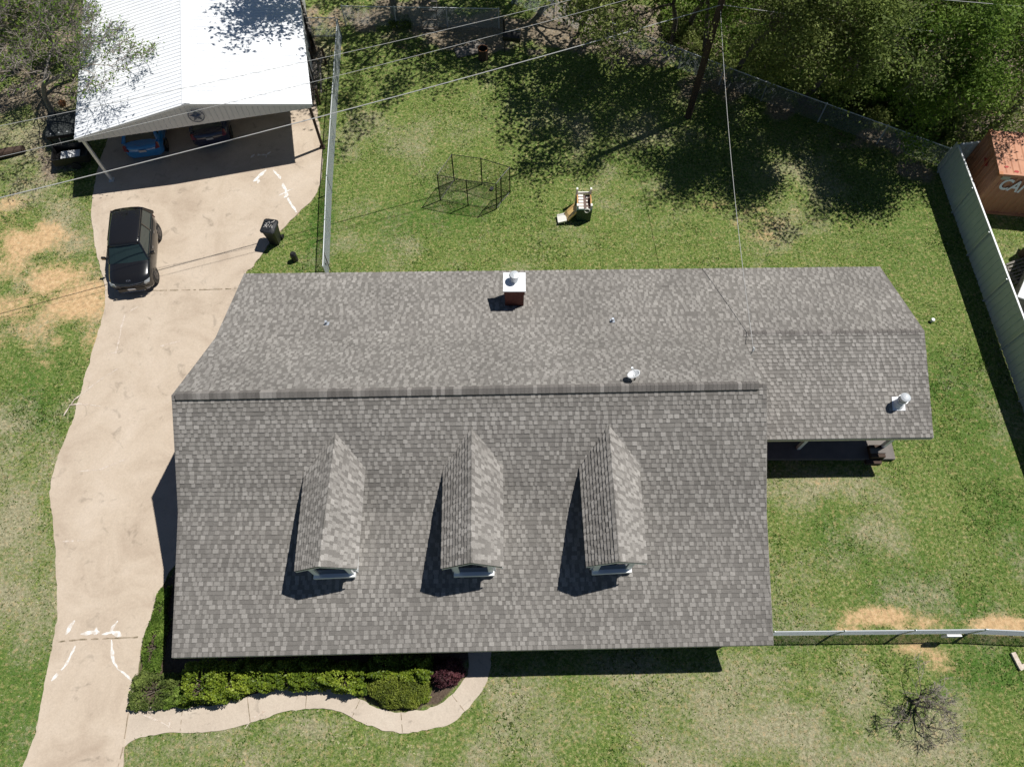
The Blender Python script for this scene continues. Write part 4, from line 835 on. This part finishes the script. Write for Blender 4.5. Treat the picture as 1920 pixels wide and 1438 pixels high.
# ladder, barrel smoker, fire drum at the back
ld0, ld1 = at(805,62), at(805,-40,2.4); ld = thing('ladder', 'weathered wooden ladder leaning on a tree at the top of the photo', 'ladder', ld0); b = MB()
for s in (-.4,.4): b.tube([ld0+Vector((s,0,0)), ld1+Vector((s*.9,0,0))], .035, 4)
b.build('rail', M['oldwood'], ld); 
for k in range(6):
    b = MB(); p = ld0.lerp(ld1, .08+.17*k); b.box(p, (.8,.09,.04)); b.build('rung', M['oldwood'], ld)
q = at(960,72,.7); sm = thing('barrel_smoker', 'dark barrel smoker grill with a chimney in the shade of the trees', 'smoker grill', (q.x,q.y,0)); b = MB(); b.tube([(q.x-.45,q.y+.1,.8),(q.x+.45,q.y-.05,.8)], .27, 16); b.build('barrel', M['blackmetal'], sm)
b = MB(); b.tube([(q.x-.4,q.y+.1,.9),(q.x-.42,q.y+.12,1.7)], .05, 8); b.build('chimney', M['blackmetal'], sm)
for sx in (-.35,.35):
    for sy in (-.18,.18): b = MB(); b.tube([(q.x+sx,q.y+sy,.7),(q.x+sx*1.1,q.y+sy*1.3,0)], .02, 6); b.build('leg', M['blackmetal'], sm)
q = at(906,110); dm = thing('fire_drum', 'rusty open fire drum standing by the boards at the back', 'drum', q); b = MB(); b.tube([q, q+Vector((0,0,.62))], .26, 18, False); b.tube([q+Vector((0,0,.62)), q+Vector((0,0,.02))], .24, 18, False); b.build('shell', M['darkwood'], dm); b = MB(); b.tube([q+Vector((.25*math.cos(a),.25*math.sin(a),.62)) for a in (2*math.pi*k/18 for k in range(19))], .015, 5); b.build('rim', M['orangerust'], dm)
q = at(875,97); b = MB(); b.box(q+Vector((0,0,.03)), (1.2,.7,.05), Matrix.Rotation(.3,3,'Z')); b.box(q+Vector((.5,.5,.04)), (.9,.4,.05), Matrix.Rotation(-.4,3,'Z')); tag(b.build('paving_slab', M['oldwood'], origin=q), 'grey flat slabs lying on the leaf litter left of the fire drum', 'slab')
q = at(25,292); b = MB(); b.tube([q+Vector((-1.2,-.35,.18)), q+Vector((-.2,.02,.2)), q+Vector((.55,.28,.17))], [.2,.22,.17], 12); tag(b.build('fallen_log', M['darkwood'], origin=q), 'dark fallen log on the leaf litter at the left edge', 'log')

# ------------------------------------------------------------------ trees and shrubs
def leaf_cloud(C, size, g, flat=.5, squash=None):
    n = len(C); N_ = g.normal(size=(n,3)); N_[:,2] = np.abs(N_[:,2]) + flat; N_ /= np.linalg.norm(N_, axis=1)[:,None]
    t = g.normal(size=(n,3)); t -= (t*N_).sum(1)[:,None]*N_; t /= np.linalg.norm(t, axis=1)[:,None]; u = np.cross(N_, t); s = size*g.uniform(.6, 1.4, n)[:,None]
    V = np.empty((n,4,3)); V[:,0] = C - t*s; V[:,1] = C + u*s*.5; V[:,2] = C + t*s; V[:,3] = C - u*s*.5
    return V.reshape(-1,3), np.arange(4*n).reshape(-1,4)
def grow(g, p, d, L_, r, lev, segs, ends, maxlev, spread, up=.1, kids=(3,5)):
    n = 4; P_ = [p]; dd = d.copy()
    for i in range(n):
        dd = dd + g.normal(size=3)*.13 + np.array([0,0,up*.25]); dd /= np.linalg.norm(dd); P_.append(P_[-1] + dd*L_/n)
    r1 = r*.55; segs.append((P_, [r + (r1-r)*i/n for i in range(n+1)], lev))
    if lev >= maxlev: ends.append((P_[-1], P_[2], L_)); return
    if lev >= maxlev-1: ends.append((P_[2], P_[-1], L_))
    for k in range(g.integers(kids[0], kids[1]+1)):
        i = g.integers(2, n+1) if lev else g.integers(3, n+1); a = g.normal(size=3); a -= a.dot(dd)*dd; a /= np.linalg.norm(a)+1e-9
        nd = dd*math.cos(spread) + a*math.sin(spread); nd[2] += up*.4; nd /= np.linalg.norm(nd)
        grow(g, P_[i], nd, L_*g.uniform(.55,.8), r1*.8, lev+1, segs, ends, maxlev, spread, up, kids)
def tree(name, label, root, h, seed, leaf='leaf_oak', nleaf=14, lsize=.07, spread=.7, lean=(0,0), maxlev=4, r=.16, bark='bark', rad=.45, group=None, kids=(3,4), trunk=.33, cat='tree', stems=1, up=.15, twigmat=None, crown=None, minr=.006):
    g = np.random.default_rng(seed); T = thing(name, label, cat, root, group); segs, ends = [], []
    for s_ in range(stems):
        d0 = np.array([lean[0]+(g.normal()*.45 if stems > 1 else 0), lean[1]+(g.normal()*.45 if stems > 1 else 0), 1.]); d0 /= np.linalg.norm(d0)
        grow(g, np.array(root) + (g.normal(size=3)*[.1,.1,0] if stems > 1 else 0), d0, h*trunk, r, 0, segs, ends, maxlev, spread, up, kids)
    rt = np.array(root, dtype=float); E_ = np.array([e[0] for e in ends]); top = E_[:,2].max(); kz = h/top if crown is not None else 1.
    mz = E_[:,2].mean()*kz; sh = (np.array(crown) - (rt[:2] + (E_[:,:2].mean(0)-rt[:2])*kz))/mz if crown is not None else np.zeros(2)
    def fx_(p): p = rt + (np.asarray(p)-rt)*kz; t = p[2]*min(1, p[2]/mz + .0); return np.array([p[0]+sh[0]*t, p[1]+sh[1]*t, p[2]])
    segs = [([fx_(p) for p in P_], R_, lv) for P_, R_, lv in segs]; ends = [(fx_(e), fx_(m_), L_*kz) for e, m_, L_ in ends]
    tb, tw = MB(), MB()
    for P_, R_, lv in segs: (tb if lv < 2 else tw).tube(P_, [max(x, minr) for x in R_], 7 if lv < 2 else 3, lv < 2)
    tb.build('trunk', M[bark], T, smooth=True)
    if tw.v: tw.build('branches', M[twigmat or ('twig' if nleaf < 10 else bark)], T)
    if nleaf:
        C = []
        for e, m_, L_ in ends:
            k = max(1, int(g.poisson(nleaf))); t = g.random((k,1)); C.append(np.asarray(m_)*(1-t) + np.asarray(e)*t + g.normal(size=(k,3))*rad*np.array([1,1,.7])*.6)
        C = np.concatenate(C); C = C[C[:,2] > .15]; V, Fc = leaf_cloud(C, lsize, g)
        cl_ = fbm(C[:,0]*1.3+C[:,2], C[:,1]*1.3, 1., 2, seed); raw('crown', V, Fc, leaf, T, np.clip(.5 + (cl_-.5)*.9 + g.normal(size=len(C))*.17, 0, 1))
    return T
def gp(px, py, z=0): q = at(px, py, 0); return (q.x, q.y, z)
WG = 'trees in the woods behind the yard'
import os
woods = [ # x, y, height, crown x, y, leaf, leaves per twig, label
 (11.4,30.4,10.5,12.6,27.6,'leaf_oak',34,'olive green leafy tree just behind the fence, right of the utility pole'),
 (14.6,28.8,10.0,15.2,27.0,'leaf_dark',34,'dark green leafy tree behind the middle of the woodland fence'),
 (19.6,27.6,9.0,19.0,26.0,'leaf_bright',36,'bright green leafy tree overhanging the corner where the metal fence meets the woods'),
 (18.0,31.8,11.0,18.0,30.2,'leaf_bright',30,'yellow green tall leafy tree deep in the woods'),
 (22.8,29.5,9.5,23.0,28.2,'leaf_dark',26,'dark leafy tree behind the orange container'),
 (10.0,31.8,10.0,10.3,29.3,'leaf_oak',24,'olive leafy tree immediately behind the utility pole, nearest the yard'),
 (13.6,33.6,10.5,13.4,31.6,'leaf_dark',32,'dark green tree at the top edge right of the pole'),
 (26.5,32.5,10.5,25.5,30.5,'leaf_oak',26,'olive tree in the upper right corner of the photo'),
 (9.4,33.8,9.0,9.6,32.2,'leaf_bright',26,'bright leafy tree behind the top of the utility pole'),
 (22.0,34.0,10.,21.8,32.5,'leaf_oak',28,'olive leafy tree at the top edge near the pale clearing'),
]
for i, (x, y, h, cx_, cy_, lf, nl, lb_) in enumerate(woods):
    tree('leafy_tree', lb_, (x, y, 0), h, 200+i, lf, nl*(2.4 if y < 31.9 else 1.3), .072, .75, (0,0), 4, .15, group=WG, rad=.6, kids=(3,4), trunk=.30, crown=(cx_, cy_))
for i, (x, y, h, cx_, cy_, lb_) in enumerate(((24.6,27.6,8.0,24.,27.,'bare grey branched tree above the container corner'), (16.8,29.6,8.5,16.,27.5,'bare twiggy tree standing among the leafy woods'), (21.0,31.0,9.5,21.4,29.6,'bare dark limbed tree in front of the pale clearing'), (13.6,30.6,9.,13.8,28.6,'bare branched tree rising between the leafy crowns near the pole'))):
    tree('bare_tree', lb_, (x, y, 0), h, 300+i, 'leaf_oak', 1, .06, .7, (0,0), 5, .16, 'greybark', group=WG, kids=(3,4), crown=(cx_, cy_), minr=.012, twigmat='twig')
# sparse oaks over the top middle
tree('sparse_tree', 'sparse olive leaved oak overhanging the top middle of the yard', (5.6, 34.0, 0), 11.0, 401, 'leaf_oak', 7, .12, .8, (0,0), 5, .2, rad=.55, kids=(3,4), trunk=.28, crown=(7.2,31.8))
tree('sparse_tree', 'sparse oak throwing branch shadows on the lawn near the barrel smoker', (2.2, 36.2, 0), 12.0, 402, 'leaf_oak', 7, .12, .8, (0,0), 5, .2, rad=.5, kids=(3,4), trunk=.3, crown=(3.8,35.0))
tree('sparse_tree', 'grey trunked tree at the top edge left of the ladder', (-6.35, 34.9, 0), 12.5, 403, 'leaf_oak', 9, .12, .75, (0,0), 5, .2, 'greybark', rad=.5, kids=(3,4), trunk=.34, crown=(-8.4,33.8))
tree('leafy_tree', 'leafy tree at the very top edge right of the ladder', (-1.6, 38.0, 0), 12, 404, 'leaf_bright', 24, .12, .75, (0,0), 4, .18, rad=.55, crown=(-.5,36.6))
tree('sparse_tree', 'olive leaved tree leaning over the fence into the yard left of the pole', (8.4, 32.6, 0), 7.6, 405, 'leaf_oak', 11, .085, .8, (0,0), 5, .15, rad=.5, kids=(3,4), trunk=.28, crown=(6.4,29.9))
tree('sparse_tree', 'small olive tree leaning in beside the barrel smoker', (3.6, 33.8, 0), 6.5, 406, 'leaf_oak', 8, .08, .8, (0,0), 5, .12, rad=.45, kids=(2,4), trunk=.28, crown=(4.6,31.6))
tree('leafy_tree', 'leafy tree past the top edge shading the lawn behind the dog pen', (-3.5, 37.2, 0), 12, 407, 'leaf_oak', 26, .1, .75, (0,0), 4, .18, rad=.55, crown=(-2.6,34.9))
tree('leafy_tree', 'second leafy tree past the top edge shading the fire drum', (1.0, 37.6, 0), 12, 408, 'leaf_oak', 22, .1, .75, (0,0), 4, .18, rad=.55, crown=(1.8,35.2))
# left side: nearly bare trees over the carport
for i, (x, y, h, cx_, cy_, lf, nl, ml, bk, lb_) in enumerate(((-22.4,27.4,7.6,-18.9,27.4,'leaf_bright',1.8,6,'greybark','twiggy budding tree reaching over the left side of the carport roof'),
   (-22.6,30.4,8.2,-19.6,29.6,'leaf_bright',2.0,6,'greybark','budding tree spreading pale branches over the far left of the carport roof'),
   (-25.6,31.2,8.0,-24.2,29.0,'leaf_oak',.7,6,'greybark','budding tree with pale twigs in the upper left corner'),
   (-26.2,26.6,7.0,-24.8,26.4,'leaf_oak',.5,5,'bark','bare tree at the left edge casting branch shadows by the carport'))):
    tree('budding_tree', lb_, (x, y, 0), h, 501+i, lf, nl, .065, .85, (0,0), ml, .15, bk, rad=.3, kids=(2,4), trunk=.28, twigmat='twig', minr=.011, crown=(cx_, cy_), group='budding trees left of the carport')
tree('leafy_tree', 'green leafy tree in the upper left corner beside the carport roof', (-23.6, 34.8, 0), 6.0, 504, 'leaf_bright', 22, .075, .8, (0,0), 4, .14, rad=.45, crown=(-23.6,34.))
# leafless shrub on the front lawn
tree('bare_shrub', 'leafless spreading shrub on the front lawn at lower right', gp(1712,1322), 1.75, 601, 'leaf_oak', 0, .03, .7, (0,.05), 4, .034, 'bark', kids=(2,4), trunk=.42, stems=7, minr=.007, cat='shrub', up=.05, twigmat='twig')
# undergrowth of the woods
def scatter_cloud(name, label, cat, regions, n, leaf, size, zmax, seed, kind='stuff'):
    g = np.random.default_rng(seed); X = []; 
    for (x0, y0, x1, y1, wt, k) in regions:
        m_ = int(n*k); t = g.random(m_); x = x0+(x1-x0)*t; y = y0+(y1-y0)*t + g.random(m_)*wt; X.append(np.stack([x, y], -1))
    X = np.concatenate(X); hgt = np.clip(fbm(X[:,0], X[:,1], .55, 3, seed)-.38, 0, 1)*zmax*3; k = hgt > .04; X, hgt = X[k], hgt[k]
    Z = hgt*g.random(len(X))**.45 + .02; C = np.column_stack([X, Z]); V, Fc = leaf_cloud(C, size, g)
    tone = np.clip(.5 + (fbm(X[:,0], X[:,1], 1.2, 2, seed+5)-.5)*1.0 + g.normal(size=len(X))*.16, 0, 1)
    return tag(raw(name, V, Fc, leaf, tones=tone, origin=(0,0,0)), label, cat, kind=kind)
wreg = [(10.5,30.3,20.5,25.6,12,.7),(20.5,25.6,33,25.2,14,.5),(8,33,10.5,30.3,9,.15)]
scatter_cloud('undergrowth', 'mixed green undergrowth filling the woods behind the fence', 'undergrowth', wreg, 60000, 'leaf_oak', .075, 1.1, 71)
scatter_cloud('bright_undergrowth', 'brighter green bushes and vines among the woods', 'undergrowth', wreg, 30000, 'leaf_bright', .085, 1.5, 83)
scatter_cloud('leaf_litter', 'brown fallen leaves under the trees along the back fence', 'leaf litter', [(-9,32,9,31,7,.5),(9,30,20.5,24.5,7,.6),(-30,24,-21,27,8,.35)], 26000, 'leaf_litter', .045, .03, 91)
scatter_cloud('corner_undergrowth', 'green bushes in the upper left corner beside the carport', 'undergrowth', [(-31,30.5,-21.5,31,9,1.)], 16000, 'leaf_bright', .075, .9, 95)
# shrubs by the front of the house
def bush(name, label, cx, cy, rx, ry, h, n, leaf, size, seed, bump=.25, group=None, cat='shrub', flat=.5, e=.6):
    g = np.random.default_rng(seed); T = thing(name, label, cat, (cx, cy, 0), group); th = g.uniform(0, 2*np.pi, n); ph = np.arccos(g.uniform(0, 1, n)); 
    rr_ = 1 + bump*(fbm(np.cos(th)*2+seed, np.sin(th)*2+np.cos(ph)*2, 1.3, 3, seed)-.5)*2; rr_ *= g.uniform(.72, 1.02, n)**.5
    X = cx + rx*rr_*np.sign(np.cos(th))*np.abs(np.cos(th)*np.sin(ph))**e; Y = cy + ry*rr_*np.sign(np.sin(th))*np.abs(np.sin(th)*np.sin(ph))**e; Z = h*rr_*np.abs(np.cos(ph))**e + .03
    C = np.stack([X, Y, Z], -1); V, Fc = leaf_cloud(C, size, g, flat); tone = np.clip(.5 + (fbm(X, Y, 3., 3, seed)-.5)*1.2 + g.normal(size=n)*.17, 0, 1); raw('foliage', V, Fc, leaf, T, tone)
    b = MB()
    for k in range(12): a = g.uniform(0, 6.28); b.tube([(cx+g.normal()*.06*rx, cy+g.normal()*.06*ry, 0), (cx+.6*rx*math.cos(a), cy+.6*ry*math.sin(a), h*.75)], [.018,.006], 4)
    b.build('stems', M['bark'], T); return T
HG = 'clipped shrubs of the front hedge'
hx = [(378,1280,.80,.74,.95,'leftmost bulging yellow green hedge shrub at the front of the house'),(430,1274,.66,.68,.95,'second hedge shrub from the left under the front eave'),(482,1266,.64,.58,.92,'third hedge shrub from the left under the front eave'),(537,1261,.62,.52,.92,'hedge shrub in the middle of the front hedge'),(592,1260,.62,.52,.9,'hedge shrub right of the middle of the front hedge'),(648,1268,.64,.58,.92,'last hedge shrub before the gap in the front hedge'),(722,1250,.66,.5,.9,'hedge shrub just right of the gap, behind the round shrub'),(778,1250,.56,.5,.9,'rightmost green hedge shrub beside the purple shrub')]
for i, (x, y, rx, ry, h, lb_) in enumerate(hx):
    q = at(x, y, h*.8); h *= 1.15 if i == 0 else 1; bush('hedge_shrub', lb_, q.x, q.y, rx, ry*.9, h, 6500, 'leaf_hedge', .042, 700+i, group=HG, bump=.42)
q = at(748,1284,.5); bush('round_shrub', 'large round olive green shrub in the bend of the footpath', q.x, q.y, 1.10, .74, .78, 19000, 'leaf_box', .026, 720, .14, e=.95)
q = at(834,1258,.6); bush('purple_shrub', 'dark purple leaved shrub at the end of the flower bed', q.x, q.y, .62, .5, .85, 3600, 'leaf_purple', .035, 721, .4, e=.9)
q = at(790,1303,.2); bush('ground_shrub', 'small bright green plant beside the round shrub by the path', q.x, q.y, .3, .25, .35, 900, 'leaf_hedge', .03, 722, .4)
q = at(678,1290,.2); bush('ground_shrub', 'small leafy plant in the gap of the hedge by the path', q.x, q.y, .3, .22, .35, 900, 'leaf_bright', .035, 723, .4)
for i, (x, y, rx, ry, h, lb_) in enumerate(((297,1295,.75,.55,.45,'low weedy plant clump at the corner where path meets driveway'),(292,1215,.38,.9,.3,'low green ground plants between the driveway and house wall'),(306,1140,.22,.7,.22,'narrow strip of green plants along the upper house side'),(335,1308,.5,.3,.35,'green weeds left of the first hedge shrub'))):
    q = at(x, y); bush('weed_clump', lb_, q.x, q.y, rx, ry, h, 4500, 'leaf_bright' if i != 0 else 'leaf_dark', .04, 740+i, .5, cat='plant')
q = at(752,47); bush('daffodil_clump', 'tuft of strappy green leaves at the foot of the grey trunked tree', q.x, q.y, .6, .4, .4, 900, 'leaf_dark', .06, 760, .5, cat='plant', flat=.0)
for i, (x, y, lb_) in enumerate(((1700,228,'bright bush just behind the woodland fence, left of the corner'),(1620,205,'green bush behind the woodland fence midway'),(1745,262,'dark bush in the corner by the metal fence'))):
    q = at(x, y); bush('woodland_bush', lb_, q.x, q.y+.6, .9, .8, 1.3, 3000, 'leaf_bright' if i != 2 else 'leaf_dark', .075, 770+i, .5, group='bushes behind the woodland fence')
# ------------------------------------------------------------------ pole and wires
pl_ = thing('utility_pole', 'tall dark wooden utility pole standing at the back of the yard', 'utility pole', (8.8, 27.8, 0))
b = MB(); b.tube([(8.8,27.8,0),(8.82,27.8,5),(8.85,27.8,10.2)], [.17,.15,.12], 14); b.build('pole', M['darkwood'], pl_)
b = MB(); b.box((8.85,27.66,9.5), (1.2,.10,.12), Matrix.Rotation(1.3,3,'Z')); b.build('crossarm', M['darkwood'], pl_)
for k in (-1,0,1): b = MB(); q = Vector((8.85,27.66,9.56)) + Matrix.Rotation(1.3,3,'Z') @ Vector((k*.5,0,0)); b.cyl(q, .18, .05, .03, 8); b.build('insulator', M['plate'], pl_)
def wire(label, a, c, sag, r, m='wire_l', mid=None):
    b = MB(); a, c = Vector(a), Vector(c); P_ = [a.lerp(c, t/24) - Vector((0,0,4*sag*(t/24)*(1-t/24))) for t in range(25)]; b.tube(P_, r, 6); return tag(b.build('overhead_wire', M[m]), label, 'overhead wire', 'overhead wires')
def ext(p, q, k): return p + (q-p)*k
A1 = Vector((8.83,27.7,6.35)); lft = at(0,362,5.9); wire('thick pale twisted cable crossing the yard and carport from the pole to the left edge', A1, ext(A1, lft, 1.25), .35, .018)
rgt = at(1920,75,6.3); wire('pale cable running right from the pole over the woods', A1, ext(A1, rgt, 1.2), .1, .012)
p0, p1 = at(1045,0,8.8), at(0,232,8.2); wire('uppermost thin wire crossing the top left of the photo', ext(p1, p0, 1.25), ext(p0, p1, 1.15), .25, .0085)
p0, p1 = at(1160,0,8.2), at(0,290,7.6); wire('thin wire between the uppermost wire and the thick pale cable', ext(p1, p0, 1.15), ext(p0, p1, 1.15), .25, .0085)
p0, p1 = at(1820,0,8.4), at(1920,9,8.4); wire('faint wire in the upper right corner above the woods', ext(p1, p0, 6), ext(p0, p1, 4), .1, .012)
whh = wh + Vector((.03,.12,.45)); wire('service drop wire from the pole down to the mast on the side roof', Vector((8.85,27.66,6.1)), whh, .45, .011, 'wire_l')
# pale clearing in the woods
q = at(1850,38); b = MB(); b.prism([Vector((q.x+math.cos(a)*1.5*(1+.15*math.sin(3*a)), q.y+math.sin(a)*.9*(1+.1*math.cos(2*a)), .06)) for a in (2*math.pi*k/20 for k in range(20))], (0,0,-.08))
tag(b.build('pond', M['pond'], origin=q), kind='structure')
